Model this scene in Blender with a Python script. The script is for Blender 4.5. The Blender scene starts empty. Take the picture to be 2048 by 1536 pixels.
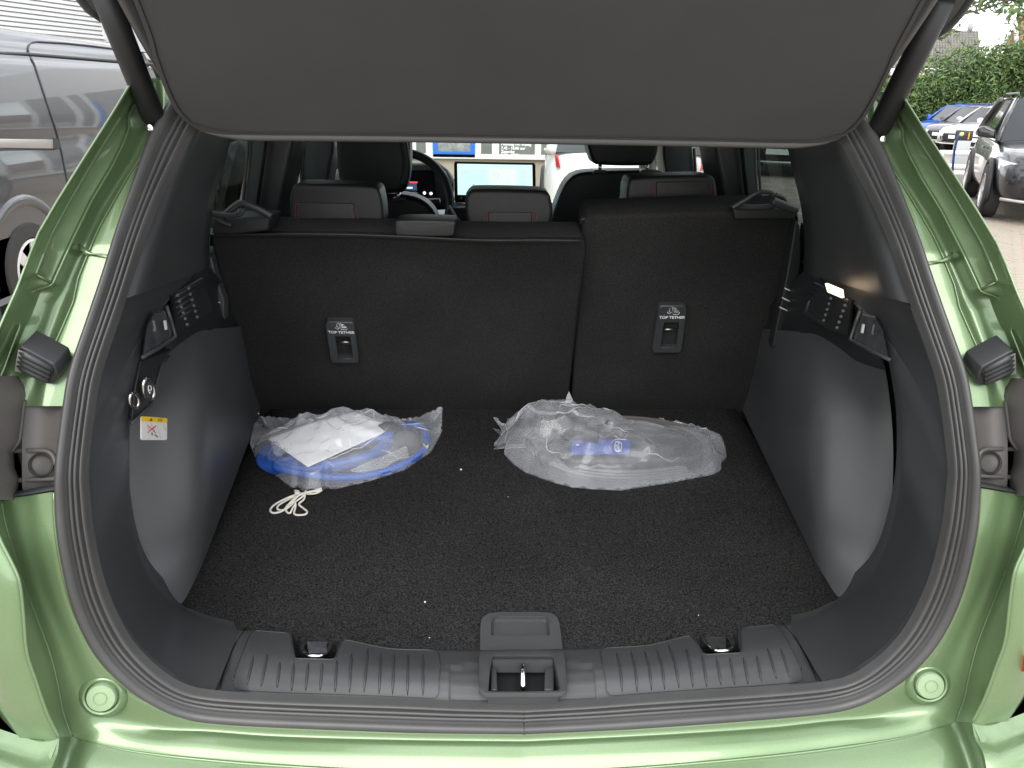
import bpy, bmesh, math, random
import numpy as np
from mathutils import Vector, Matrix
random.seed(7); np.random.seed(7)
S = bpy.context.scene
COL = S.collection
rad = math.radians

# ------------------------------------------------------------------ camera
F = 1538.0; CX, CY = 1024.0, 768.0
CAM = np.array([-0.063, 0.0, 1.55])
_y, _p, _r = rad(2.53), rad(20.6), rad(1.0)
FW = np.array([math.sin(_y)*math.cos(_p), math.cos(_y)*math.cos(_p), -math.sin(_p)])
_R0 = np.array([math.cos(_y), -math.sin(_y), 0.0]); _U0 = np.cross(_R0, FW)
RT = _R0*math.cos(_r) + _U0*math.sin(_r); UP = -_R0*math.sin(_r) + _U0*math.cos(_r)
cd = bpy.data.cameras.new('camera'); cam = bpy.data.objects.new('camera', cd); COL.objects.link(cam)
cd.sensor_width = 36.0; cd.lens = F/2048*36.0; cd.clip_start = 0.02; cd.clip_end = 600.0
cam.matrix_world = Matrix(((RT[0], UP[0], -FW[0], CAM[0]), (RT[1], UP[1], -FW[1], CAM[1]), (RT[2], UP[2], -FW[2], CAM[2]), (0, 0, 0, 1)))
S.camera = cam

# ------------------------------------------------------------------ sky, sun, exposure
SUN_EL, SUN_AZ = 47.0, 192.0           # azimuth clockwise from +Y: light comes from behind the camera, a little from the right
W = bpy.data.worlds.new('World'); S.world = W; W.use_nodes = True
wn, wl = W.node_tree.nodes, W.node_tree.links
bg = wn['Background']; sky = wn.new('ShaderNodeTexSky'); sky.sky_type = 'NISHITA'; sky.sun_disc = False
sky.sun_elevation = rad(SUN_EL); sky.sun_rotation = rad(SUN_AZ); sky.air_density = 1.0; sky.dust_density = 0.7; sky.ozone_density = 1.0
hs = wn.new('ShaderNodeHueSaturation'); hs.inputs['Saturation'].default_value = 0.35; hs.inputs['Value'].default_value = 1.0
tcw = wn.new('ShaderNodeTexCoord'); mpw = wn.new('ShaderNodeMapping'); mpw.inputs['Scale'].default_value = (1.6, 1.6, 4.0)
nzw = wn.new('ShaderNodeTexNoise'); nzw.inputs['Scale'].default_value = 1.7; nzw.inputs['Detail'].default_value = 6.0; nzw.inputs['Roughness'].default_value = 0.58
crw = wn.new('ShaderNodeValToRGB'); crw.color_ramp.elements[0].position = 0.34; crw.color_ramp.elements[0].color = (0, 0, 0, 1); crw.color_ramp.elements[1].position = 0.60
mxw = wn.new('ShaderNodeMixRGB'); mxw.inputs[2].default_value = (13.0, 13.2, 13.6, 1)
wl.new(tcw.outputs['Generated'], mpw.inputs['Vector']); wl.new(mpw.outputs['Vector'], nzw.inputs['Vector'])
wl.new(nzw.outputs['Fac'], crw.inputs['Fac']); wl.new(crw.outputs['Color'], mxw.inputs[0])
wl.new(sky.outputs[0], hs.inputs['Color']); wl.new(hs.outputs[0], mxw.inputs[1]); wl.new(mxw.outputs[0], bg.inputs['Color'])
bg.inputs['Strength'].default_value = 0.12
sd = bpy.data.lights.new('sun', 'SUN'); so = bpy.data.objects.new('sun', sd); COL.objects.link(so)
sd.energy = 1.1; sd.angle = rad(38.0); sd.color = (1.0, 0.95, 0.88)
_sd = Vector((math.sin(rad(SUN_AZ))*math.cos(rad(SUN_EL)), math.cos(rad(SUN_AZ))*math.cos(rad(SUN_EL)), math.sin(rad(SUN_EL))))
so.rotation_euler = _sd.to_track_quat('Z', 'Y').to_euler(); so.location = (0, 0, 12)
S.view_settings.view_transform = 'Standard'; S.view_settings.look = 'None'; S.view_settings.gamma = 1.0
S.view_settings.use_curve_mapping = False; S.view_settings.exposure = 1.1
S.render.engine = 'CYCLES'; S.cycles.max_bounces = 12; S.cycles.transparent_max_bounces = 24; S.cycles.use_denoising = True
S.cycles.sample_clamp_indirect = 6.0; S.cycles.caustics_reflective = False; S.cycles.caustics_refractive = False

# ------------------------------------------------------------------ geometry helpers
def ray(px, py): return FW + RT*((px-CX)/F) - UP*((py-CY)/F)
def PY(px, py, Y): d = ray(px, py); return CAM + d*((Y-CAM[1])/d[1])
def PZ(px, py, Z): d = ray(px, py); return CAM + d*((Z-CAM[2])/d[2])
def PX(px, py, X): d = ray(px, py); return CAM + d*((X-CAM[0])/d[0])
APZ = [.6, .73, .80, 1.0, 1.09, 1.2, 1.35, 1.5, 1.7]; APY = [.855, .86, .86, .875, .894, .95, 1.06, 1.21, 1.42]
def ap(Z): return float(np.interp(Z, APZ, APY))          # rake of the tailgate opening
def PA(px, py, dy=0.0):                                  # point of the opening's raked surface, shifted dy
    d = ray(px, py); lo, hi = .2, 3.
    for _ in range(46):
        m = (lo+hi)/2; q = CAM + d*m
        if q[1] > ap(q[2])+dy: hi = m
        else: lo = m
    return CAM + d*hi
FLZ, FLB, FLY = .72, .085, 1.11
def fz(Y): return FLZ + (Y-FLY)*FLB                      # boot floor rises a little to the front
def PF(px, py, h=0.0):
    d = ray(px, py); t = (FLZ+h-FLY*FLB-CAM[2])/(d[2]-FLB*d[1]); return CAM + d*t
def PROJ(P):
    d = np.array(P)-CAM; z = d@FW; return CX+F*(d@RT)/z, CY-F*(d@UP)/z

def spl(pts, n, lin=False, closed=False):                # resample a polyline / Catmull-Rom by arc length
    p = [np.array(q, float) for q in pts]
    if closed: p = p + [p[0]]
    if not lin and len(p) > 2:
        e = ([p[-2]] + p + [p[1]]) if closed else ([2*p[0]-p[1]] + p + [2*p[-1]-p[-2]]); o = []
        for i in range(1, len(e)-2):
            a, b, c, d = e[i-1], e[i], e[i+1], e[i+2]
            for k in range(12):
                t = k/12; o.append(.5*((2*b)+(c-a)*t+(2*a-5*b+4*c-d)*t*t+(3*b-a-3*c+d)*t**3))
        o.append(e[-2]); p = o
    p = np.array(p); s = np.concatenate([[0], np.cumsum(np.linalg.norm(np.diff(p, axis=0), axis=1))])
    if closed: q = np.linspace(0, s[-1], n+1)[:-1]
    else: q = np.linspace(0, s[-1], n)
    return np.stack([np.interp(q, s, p[:, k]) for k in range(p.shape[1])], 1)

def obj(name, verts, faces, mat, parent=None, smooth=False, fm=None):
    me = bpy.data.meshes.new(name); me.from_pydata([tuple(map(float, v)) for v in verts], [], [tuple(f) for f in faces])
    for m in (mat if isinstance(mat, (list, tuple)) else [mat]): me.materials.append(m)
    if fm is not None: me.polygons.foreach_set('material_index', fm)
    if smooth: me.polygons.foreach_set('use_smooth', [True]*len(me.polygons))
    me.update(); o = bpy.data.objects.new(name, me); COL.objects.link(o)
    if parent is not None:
        o.parent = parent; o.matrix_parent_inverse = wmat(parent).inverted()
    return o
def wmat(o):
    m = o.matrix_basis.copy()
    return (wmat(o.parent) @ o.matrix_parent_inverse @ m) if o.parent else m
def grid_vf(rows, closed=False):
    n = len(rows[0]); v = [q for r in rows for q in r]; f = []
    for i in range(len(rows)-1):
        for j in range(n if closed else n-1):
            k = (j+1) % n; f.append((i*n+j, i*n+k, (i+1)*n+k, (i+1)*n+j))
    return v, f
def grid(name, rows, mat, parent=None, closed=False, smooth=True, sub=0, thick=0, off=-1):
    v, f = grid_vf(rows, closed); o = obj(name, v, f, mat, parent, smooth)
    if thick: m = o.modifiers.new('solid', 'SOLIDIFY'); m.thickness = thick; m.offset = off
    if sub: m = o.modifiers.new('sub', 'SUBSURF'); m.levels = sub; m.render_levels = sub
    return o
def mir(o, parent=None):                                 # mirrored twin of a part across the car's centre plane
    me = o.data; v = [(-p.co.x, p.co.y, p.co.z) for p in me.vertices]; f = [tuple(reversed(p.vertices)) for p in me.polygons]
    n = obj(o.name.split('.')[0], v, f, list(me.materials), parent or o.parent, me.polygons[0].use_smooth, [p.material_index for p in me.polygons])
    for m in o.modifiers:
        k = n.modifiers.new(m.name, m.type)
        for a in ('thickness', 'offset', 'levels', 'render_levels', 'width', 'segments', 'limit_method', 'angle_limit'):
            if hasattr(m, a): setattr(k, a, getattr(m, a))
    return n
def both(o): return o, mir(o)
def tube_vf(pts, r, ns=10, closed=False, cap=True, sq=1.0):
    p = np.array(pts, float); n = len(p); rr = r if hasattr(r, '__len__') else [r]*n; v, f = [], []
    up = None
    for i in range(n):
        a, b = (p[(i-1) % n], p[(i+1) % n]) if closed else (p[max(i-1, 0)], p[min(i+1, n-1)])
        t = (b-a)/(np.linalg.norm(b-a)+1e-12)
        if up is None:
            up = np.array([0, 0, 1.]) if abs(t[2]) < .9 else np.array([1., 0, 0])
        s = np.cross(t, up); s /= np.linalg.norm(s)+1e-12; up = np.cross(s, t)
        for k in range(ns):
            w = 2*math.pi*k/ns; v.append(p[i]+rr[i]*(math.cos(w)*s+sq*math.sin(w)*up))
    for i in range(n if closed else n-1):
        j = (i+1) % n
        for k in range(ns): f.append((i*ns+k, i*ns+(k+1) % ns, j*ns+(k+1) % ns, j*ns+k))
    if cap and not closed: f.append(tuple(reversed(range(ns)))); f.append(tuple((n-1)*ns+k for k in range(ns)))
    return v, f
def tube(name, pts, r, mat, parent=None, ns=10, closed=False, sq=1.0):
    v, f = tube_vf(pts, r, ns, closed, sq=sq); return obj(name, v, f, mat, parent, True)
def box_vf(c, s, R=None):
    v = [np.array([x*s[0]/2, y*s[1]/2, z*s[2]/2]) for x in (-1, 1) for y in (-1, 1) for z in (-1, 1)]
    if R is not None: v = [np.array(R @ Vector(q)) for q in v]
    return [q+np.array(c) for q in v], [(0, 1, 3, 2), (4, 6, 7, 5), (0, 4, 5, 1), (2, 3, 7, 6), (0, 2, 6, 4), (1, 5, 7, 3)]
def bev(o, w=.004, seg=2, ang=35):
    m = o.modifiers.new('bevel', 'BEVEL'); m.width = w; m.segments = seg; m.limit_method = 'ANGLE'; m.angle_limit = rad(ang)
    o.data.polygons.foreach_set('use_smooth', [True]*len(o.data.polygons)); return o
def box(name, c, s, mat, parent=None, R=None, b=0, seg=2):
    o = obj(name, *box_vf(c, s, R), mat, parent); return bev(o, b, seg) if b else o
def join_vf(L):
    v, f = [], []
    for a, b in L: k = len(v); v += list(a); f += [tuple(i+k for i in q) for q in b]
    return v, f
def slab(name, pts, d, mat, parent=None, b=0, seg=2):    # polygon extruded by vector d
    n = len(pts); p = [np.array(q, float) for q in pts]; d = np.array(d, float)
    v = p+[q+d for q in p]; f = [tuple(range(n)), tuple(reversed(range(n, 2*n)))]+[(i, (i+1) % n, n+(i+1) % n, n+i)[::-1] for i in range(n)]
    o = obj(name, v, f, mat, parent)
    bm = bmesh.new(); bm.from_mesh(o.data); bmesh.ops.recalc_face_normals(bm, faces=bm.faces); bm.to_mesh(o.data); bm.free()
    return bev(o, b, seg) if b else o
def lathe_vf(prof, c, axis, ns=32, sx=1.0):              # prof: (radius, height) along axis
    a = np.array(axis, float); a /= np.linalg.norm(a); h = np.array([0, 0, 1.]) if abs(a[2]) < .9 else np.array([0, 1., 0])
    s = np.cross(a, h); s /= np.linalg.norm(s); u = np.cross(s, a); rows = []
    for r, z in prof: rows.append([np.array(c)+a*z+r*(math.cos(2*math.pi*k/ns)*s*sx+math.sin(2*math.pi*k/ns)*u) for k in range(ns)])
    v, f = grid_vf(rows, True)
    if prof[-1][0] > 1e-6: f.append(tuple((len(prof)-1)*ns+k for k in range(ns)))
    if prof[0][0] > 1e-6: f.append(tuple(reversed(range(ns))))
    return v, f
def lathe(name, prof, c, axis, mat, parent=None, ns=32, sx=1.0):
    o = obj(name, *lathe_vf(prof, c, axis, ns, sx), mat, parent, True)
    m = o.modifiers.new('split', 'EDGE_SPLIT'); m.split_angle = rad(40); return o
def empty(name, loc, label, cat, group=None):
    e = bpy.data.objects.new(name, None); COL.objects.link(e); e.location = loc; e.empty_display_size = .1; tag(e, label, cat, group); return e
def tag(o, label, cat, group=None, kind=None):
    if label: o['label'] = label
    if cat: o['category'] = cat
    if group: o['group'] = group
    if kind: o['kind'] = kind
    return o
def struct(o): o['kind'] = 'structure'; return o
def text(name, s, size, o0, ux, uy, mat, parent=None, bold=0.0, shear=0.0, align='CENTER', lift=.0006):
    c = bpy.data.curves.new(name, 'FONT'); c.body = s; c.size = size; c.align_x = align; c.align_y = 'CENTER'; c.offset = bold; c.shear = shear; c.extrude = 0.0; c.resolution_u = 3
    t = bpy.data.objects.new('tmp', c); COL.objects.link(t); dg = bpy.context.evaluated_depsgraph_get(); me = bpy.data.meshes.new_from_object(t.evaluated_get(dg))
    bpy.data.objects.remove(t); bpy.data.curves.remove(c)
    ux, uy = [np.array(a, float)/np.linalg.norm(a) for a in (ux, uy)]; nz = np.cross(ux, uy)
    v = [np.array(o0)+ux*p.co.x+uy*p.co.y+nz*lift for p in me.vertices]; f = [tuple(p.vertices) for p in me.polygons]; bpy.data.meshes.remove(me)
    return obj(name, v, f, mat, parent)
def copy_tree(o, parent=None):
    c = o.copy(); COL.objects.link(c)
    if parent: c.parent = parent
    for ch in list(o.children): copy_tree(ch, c)
    return c
def smoothstep(a, b, x): t = min(1, max(0, (x-a)/(b-a))); return t*t*(3-2*t)

# ------------------------------------------------------------------ materials
def mat(name, col, rough=.5, metal=0.0, coat=0.0, spec=.5, bump=None, var=None, emit=None, sheen=0, alpha=None, trans=0, ior=1.45, flake=0):
    m = bpy.data.materials.new(name); m.use_nodes = True; nt = m.node_tree; n, l = nt.nodes, nt.links; b = n['Principled BSDF']
    b.inputs['Base Color'].default_value = (*col, 1); b.inputs['Roughness'].default_value = rough; b.inputs['Metallic'].default_value = metal
    b.inputs['Coat Weight'].default_value = coat; b.inputs['Coat Roughness'].default_value = .03; b.inputs['Specular IOR Level'].default_value = spec
    b.inputs['IOR'].default_value = ior; b.inputs['Transmission Weight'].default_value = trans
    if sheen: b.inputs['Sheen Weight'].default_value = sheen; b.inputs['Sheen Roughness'].default_value = .5
    if alpha is not None: b.inputs['Alpha'].default_value = alpha
    if emit: b.inputs['Emission Color'].default_value = (*emit[0], 1); b.inputs['Emission Strength'].default_value = emit[1]
    tc = n.new('ShaderNodeTexCoord')
    if var:                                              # (scale, amount, detail) colour variation
        z = n.new('ShaderNodeTexNoise'); z.inputs['Scale'].default_value = var[0]; z.inputs['Detail'].default_value = var[2] if len(var) > 2 else 4
        z.inputs['Roughness'].default_value = .65
        r = n.new('ShaderNodeValToRGB'); r.color_ramp.elements[0].position = .3; r.color_ramp.elements[1].position = .7
        r.color_ramp.elements[0].color = (*[c*(1-var[1]) for c in col], 1); r.color_ramp.elements[1].color = (*[min(1, c*(1+var[1])) for c in col], 1)
        l.new(tc.outputs['Object'], z.inputs['Vector']); l.new(z.outputs['Fac'], r.inputs['Fac']); l.new(r.outputs['Color'], b.inputs['Base Color'])
    if bump:                                             # (scale, strength, distance)
        z = n.new('ShaderNodeTexNoise'); z.inputs['Scale'].default_value = bump[0]; z.inputs['Detail'].default_value = 3
        q = n.new('ShaderNodeBump'); q.inputs['Strength'].default_value = bump[1]; q.inputs['Distance'].default_value = bump[2]
        l.new(tc.outputs['Object'], z.inputs['Vector']); l.new(z.outputs['Fac'], q.inputs['Height']); l.new(q.outputs['Normal'], b.inputs['Normal'])
    if flake:
        z = n.new('ShaderNodeTexVoronoi'); z.inputs['Scale'].default_value = 1400; q = n.new('ShaderNodeMixRGB'); q.blend_type = 'MULTIPLY'; q.inputs[0].default_value = flake
        q.inputs[1].default_value = (*col, 1); r = n.new('ShaderNodeHueSaturation'); r.inputs['Saturation'].default_value = .15; r.inputs['Value'].default_value = 1.6
        l.new(tc.outputs['Object'], z.inputs['Vector']); l.new(z.outputs['Color'], r.inputs['Color']); l.new(r.outputs['Color'], q.inputs[2]); l.new(q.outputs[0], b.inputs['Base Color'])
    return m
M = {}
M['paint'] = mat('green_paint', (.158, .240, .120), .37, .44, .8, .5, flake=.14)
M['rubber'] = mat('seal_rubber', (.058, .058, .058), .34, 0, 0, .45, bump=(700, .12, .0006), var=(9, .12))
M['trim'] = mat('grained_trim', (.044, .046, .048), .36, 0, 0, .6, bump=(900, .35, .0006), var=(6, .08))
M['trim_gloss'] = mat('smooth_trim', (.038, .041, .043), .36, 0, 0, .5, bump=(600, .08, .0004))
M['trim_dark'] = mat('dark_trim', (.016, .017, .018), .5)
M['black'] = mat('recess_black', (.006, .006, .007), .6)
M['lamp_plastic'] = mat('lamp_pocket_plastic', (.10, .095, .09), .45, bump=(300, .15, .0006), var=(5, .15))
M['chrome'] = mat('chrome', (.75, .75, .76), .12, 1.0)
M['steel'] = mat('bright_steel', (.5, .49, .47), .3, 1.0, var=(80, .3))
M['white_print'] = mat('white_print', (.8, .8, .8), .6)
M['leather'] = mat('black_leather', (.015, .0155, .0165), .45, bump=(260, .35, .0012), var=(20, .15))
M['leather_warm'] = mat('warm_grey_leather', (.021, .0202, .0198), .5, bump=(260, .35, .0012), var=(20, .15))
M['stitch'] = mat('red_stitching', (.34, .055, .035), .7)
M['tonneau'] = mat('tonneau_fabric', (.056, .058, .060), .8, bump=(1500, .25, .0004), var=(3, .10))
M['hem'] = mat('tonneau_hem', (.082, .082, .081), .7, bump=(900, .3, .0006))
M['glass'] = mat('clear_glass', (.9, .95, .93), .0, trans=1.0, ior=1.02)
M['white_cord'] = mat('white_cotton', (.72, .69, .62), .85, bump=(900, .6, .001))
M['paper'] = mat('white_paper', (.88, .88, .89), .6, bump=(14, .25, .004))
M['blue_cable'] = mat('blue_cable', (.030, .105, .42), .45, bump=(120, .1, .001))
M['tyre'] = mat('tyre_rubber', (.035, .034, .033), .75, bump=(120, .3, .002))
M['alloy'] = mat('alloy_rim', (.62, .61, .60), .3, .7)
M['brick'] = mat('house_brick', (.30, .17, .11), .85, var=(6, .25))
M['white_paint'] = mat('white_paint', (.78, .78, .77), .5)

def carpet_mat(name, a, b, sc=900):
    m = mat(name, a, .95, spec=.12); nt = m.node_tree; n, l = nt.nodes, nt.links; p = n['Principled BSDF']
    tc = n.new('ShaderNodeTexCoord'); z = n.new('ShaderNodeTexNoise'); z.inputs['Scale'].default_value = sc; z.inputs['Detail'].default_value = 4; z.inputs['Roughness'].default_value = .8
    z2 = n.new('ShaderNodeTexNoise'); z2.inputs['Scale'].default_value = 4.5; z2.inputs['Detail'].default_value = 5
    r = n.new('ShaderNodeValToRGB'); e = r.color_ramp.elements; e[0].position = .40; e[0].color = (*a, 1); e[1].position = .66; e[1].color = (*b, 1)
    r2 = n.new('ShaderNodeValToRGB'); e = r2.color_ramp.elements; e[0].position = .3; e[0].color = (.78, .78, .78, 1); e[1].position = .7; e[1].color = (1.1, 1.1, 1.1, 1)
    q = n.new('ShaderNodeMixRGB'); q.blend_type = 'MULTIPLY'; q.inputs[0].default_value = 1
    bp = n.new('ShaderNodeBump'); bp.inputs['Strength'].default_value = .5; bp.inputs['Distance'].default_value = .0015
    l.new(tc.outputs['Object'], z.inputs['Vector']); l.new(tc.outputs['Object'], z2.inputs['Vector']); l.new(z.outputs['Fac'], r.inputs['Fac']); l.new(z2.outputs['Fac'], r2.inputs['Fac'])
    l.new(r.outputs['Color'], q.inputs[1]); l.new(r2.outputs['Color'], q.inputs[2]); l.new(q.outputs[0], p.inputs['Base Color']); l.new(z.outputs['Fac'], bp.inputs['Height']); l.new(bp.outputs['Normal'], p.inputs['Normal'])
    return m
M['carpet'] = carpet_mat('boot_carpet', (.004, .004, .0042), (.050, .0495, .049), 330)
M['seat_carpet'] = carpet_mat('seatback_carpet', (.019, .0188, .0185), (.044, .0435, .043), 420)

def schlick(n, l, f0=.045):                              # two-sided pane reflectance
    w = n.new('ShaderNodeLayerWeight'); w.inputs['Blend'].default_value = .5; p = n.new('ShaderNodeMath'); p.operation = 'POWER'; p.inputs[1].default_value = 5
    q = n.new('ShaderNodeMath'); q.operation = 'MULTIPLY_ADD'; q.inputs[1].default_value = 1-f0; q.inputs[2].default_value = f0
    l.new(w.outputs['Facing'], p.inputs[0]); l.new(p.outputs[0], q.inputs[0]); return q
def glass_mat(name, tint, gloss=.12, rough=.02):         # thin pane: tinted see-through plus mirror reflection
    m = bpy.data.materials.new(name); m.use_nodes = True; n, l = m.node_tree.nodes, m.node_tree.links; n.clear()
    o = n.new('ShaderNodeOutputMaterial'); t = n.new('ShaderNodeBsdfTransparent'); t.inputs[0].default_value = (*tint, 1)
    g = n.new('ShaderNodeBsdfGlossy'); g.inputs['Roughness'].default_value = rough; fr = schlick(n, l)
    x = n.new('ShaderNodeMixShader'); l.new(fr.outputs[0], x.inputs[0]); l.new(t.outputs[0], x.inputs[1]); l.new(g.outputs[0], x.inputs[2]); l.new(x.outputs[0], o.inputs[0]); return m
M['windscreen'] = glass_mat('windscreen_glass', (.86, .93, .90)); M['privacy'] = glass_mat('privacy_glass', (.16, .20, .19)); M['door_glass'] = glass_mat('door_glass', (.55, .62, .60))
def film_mat(name, dens, tint=(.86, .89, .95)):          # cloudy polythene: scatter + sheen, see-through
    m = bpy.data.materials.new(name); m.use_nodes = True; n, l = m.node_tree.nodes, m.node_tree.links; b = n['Principled BSDF']; o = n['Material Output']
    b.inputs['Base Color'].default_value = (*tint, 1); b.inputs['Roughness'].default_value = .09; b.inputs['Specular IOR Level'].default_value = 1.0; b.inputs['Coat Weight'].default_value = .6; b.inputs['Coat Roughness'].default_value = .05
    t = n.new('ShaderNodeBsdfTransparent'); x = n.new('ShaderNodeMixShader'); tc = n.new('ShaderNodeTexCoord'); z = n.new('ShaderNodeTexNoise'); z.inputs['Scale'].default_value = 14; z.inputs['Detail'].default_value = 5
    r = n.new('ShaderNodeMapRange'); r.inputs[1].default_value = .3; r.inputs[2].default_value = .7; r.inputs[3].default_value = dens*.6; r.inputs[4].default_value = dens*1.4
    fr = schlick(n, l); a = n.new('ShaderNodeMath'); a.operation = 'ADD'; a.use_clamp = True
    z3 = n.new('ShaderNodeTexNoise'); z3.inputs['Scale'].default_value = 26; bp = n.new('ShaderNodeBump'); bp.inputs['Strength'].default_value = .10; bp.inputs['Distance'].default_value = .004
    l.new(tc.outputs['Object'], z.inputs['Vector']); l.new(tc.outputs['Object'], z3.inputs['Vector']); l.new(z3.outputs['Fac'], bp.inputs['Height']); l.new(bp.outputs['Normal'], b.inputs['Normal'])
    l.new(z.outputs['Fac'], r.inputs[0]); l.new(r.outputs[0], a.inputs[0]); l.new(fr.outputs[0], a.inputs[1]); l.new(a.outputs[0], x.inputs[0]); l.new(t.outputs[0], x.inputs[1]); l.new(b.outputs[0], x.inputs[2]); l.new(x.outputs[0], o.inputs[0]); return m
M['sill'] = mat('sill_plastic', (.054, .057, .059), .46, bump=(900, .3, .0006), var=(8, .08)); M['film'] = film_mat('polythene_film', .15); M['fold'] = film_mat('film_fold', .30, (.95, .96, .98)); M['film_low'] = film_mat('polythene_underside', .07); M['side'] = mat('arch_trim_lit', (.056, .058, .060), .42, 0, 0, .6, bump=(900, .35, .0006), var=(6, .08)); M['bubble'] = film_mat('bubble_wrap', .22, (.9, .92, .95))  # arch material: grained trim, colour lightened to imitate light on the arch
def flat(name, col): return mat(name, col, .6)
def glow(name, col, st): return mat(name, (.02, .02, .02), .3, emit=(col, st))
# ================================================================== THE GREEN CAR: body round the tailgate opening
CAR = empty('green_car', (0, 2.7, 0), 'green car in the foreground with its tailgate raised and boot open', 'car')
S0 = [(345, 205), (318, 250), (299, 284), (263, 390), (222, 510), (173, 661), (146, 739), (132, 810), (120, 900), (115, 944), (116, 1008), (122, 1085), (147, 1200), (188, 1290), (239, 1350), (299, 1393), (363, 1423), (427, 1436), (560, 1445), (802, 1455), (920, 1457), (1047, 1458)]
S1 = [(393, 235), (377, 265), (366, 286), (316, 390), (281, 480), (243, 597), (196, 739), (181, 820), (171, 900), (168, 940), (169, 978), (179, 1072), (204, 1180), (246, 1272), (298, 1334), (355, 1374), (420, 1391), (560, 1400), (802, 1408), (920, 1413), (1046, 1416)]
NS = 150
s0 = spl([PA(*q) for q in S0], NS); s1 = spl([PA(*q) for q in S1], NS); s0[-1, 0] = s1[-1, 0] = 0
def whole(h): m = h[::-1].copy(); m[:, 0] *= -1; return np.concatenate([h, m[1:]])
o0, o1 = whole(s0), whole(s1)
tg = np.gradient((o0+o1)/2, axis=0); tg /= np.linalg.norm(tg, axis=1)[:, None]
ax = o0-o1; nrm = np.cross(tg, ax); nrm /= np.linalg.norm(nrm, axis=1)[:, None]
nrm *= np.sign(-nrm[:, 1]+nrm[:, 2]*.3)[:, None]
prof = [(-.06, -.012), (0, .002), (.03, .0085), (.07, .0095), (.10, .004), (.12, -.005), (.19, -.007), (.215, .006), (.26, .0115), (.305, .009), (.335, -.001), (.365, -.004), (.39, .006), (.435, .0125), (.48, .0095), (.515, .001), (.53, .001), (.565, .0165), (.63, .0225), (.72, .0255), (.82, .0245), (.91, .019), (.97, .010), (1.0, .0), (1.01, -.02)]
prof = [(s, w*.72) for s, w in prof]
grid('tailgate_seal', [o1+ax*s+nrm*w for s, w in prof], M['rubber'], CAR)
k = NS-1; tube('seal_joint', [o1[k]+ax[k]*s+nrm[k]*(w+.0004) for s, w in prof[2:-2]], .0007, M['trim'], CAR, 6)

# painted gutter beside the opening (upper), from the seal out to the body edge
def fx(ys, xs): return lambda y: float(np.interp(y, ys, xs))
C0 = fx([215, 250, 284, 390, 510, 661, 739, 812], [345, 322, 303, 267, 226, 177, 150, 136])
C1 = fx([215, 250, 300, 350, 400, 455, 496, 556, 604, 660, 706, 745, 775, 812], [324, 309, 292, 258, 229, 198, 180, 156, 146, 122, 101, 92, 86, 80])
CB = fx([215, 260, 330, 416, 494, 582, 608, 680, 740, 812], [302, 287, 252, 198, 160, 122, 104, 80, 56, 34])
C2 = fx([160, 204, 234, 260, 286, 333, 400, 478, 535, 570, 582, 619, 629, 651, 736, 812], [300, 271, 257, 257, 247, 224, 184, 146, 120, 104, 64, 39, 32, 40, 8, -25])
C3 = fx([160, 242, 301, 400, 470, 548, 562, 610, 670, 740, 812], [282, 236, 199, 140, 102, 71, 54, 30, 5, -28, -58])
C4 = fx([150, 173, 229, 328, 400, 465, 530, 577, 653, 760, 812], [272, 258, 224, 161, 116, 78, 52, 34, 0, -45, -70])
cols = [(lambda y: C0(y), .009), (lambda y: C0(y)*.5+C1(y)*.5, .005), (lambda y: C1(y)+6, .001), (lambda y: C1(y), .001), (lambda y: C1(y)*.8+CB(y)*.2, .014), (lambda y: CB(y)+2, .010), (lambda y: CB(y)-2, .004),
        (lambda y: CB(y)*.4+C2(y)*.6, -.006), (lambda y: C2(y)+5, -.014), (lambda y: C2(y)+1, -.019), (lambda y: C2(y)-3, -.034), (lambda y: C2(y)-8, -.036), (lambda y: C2(y)*.5+C3(y)*.5, -.047),
        (lambda y: C3(y)+6, -.058), (lambda y: C3(y), -.064), (lambda y: C3(y)-5, -.076), (lambda y: C4(y)*.6+C3(y)*.4, -.086), (lambda y: C4(y)+3, -.100), (lambda y: C4(y), -.105)]
ys = np.linspace(160, 812, 132); rows = []
for y in ys:
    r = [PA(c(y), y, d) for c, d in cols]
    q = r[-1]; r += [q+np.array([-.004, .004, 0]), q+np.array([-.008, .02, .0]), q+np.array([-.012, .20, .01]), q+np.array([-.02, .40, .02])]
    rows.append(r)
for nm_, cf, dd, rr_, ya, yb in (('gutter_edge', C2, -.0345, .0016, 165, 800), ('panel_crease', C3, -.066, .0022, 235, 548), ('body_edge', C4, -.104, .0014, 152, 800), ('channel_edge', C1, -.0005, .0013, 300, 700)):
    both(tube(nm_, spl([PA(cf(y), y, dd) for y in np.linspace(ya, yb, 90)], 130), rr_, M['paint'], CAR, 8))
both(tube('panel_crease', [PA(69, 547, -.062), PA(86, 556, -.052), PA(102, 565, -.037)], .002, M['paint'], CAR, 8))
g, gm = both(grid('gutter_panel', rows, M['paint'], CAR))
# weld seam and sealant across the bright gutter strip
both(tube('weld_seam', [PA(x, y, -.001) for x, y in [(228, 510), (205, 509), (184, 508), (175, 506), (166, 500), (158, 488)]], [.0012, .0012, .0016, .005, .004, .001], M['paint'], CAR, 8))

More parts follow.
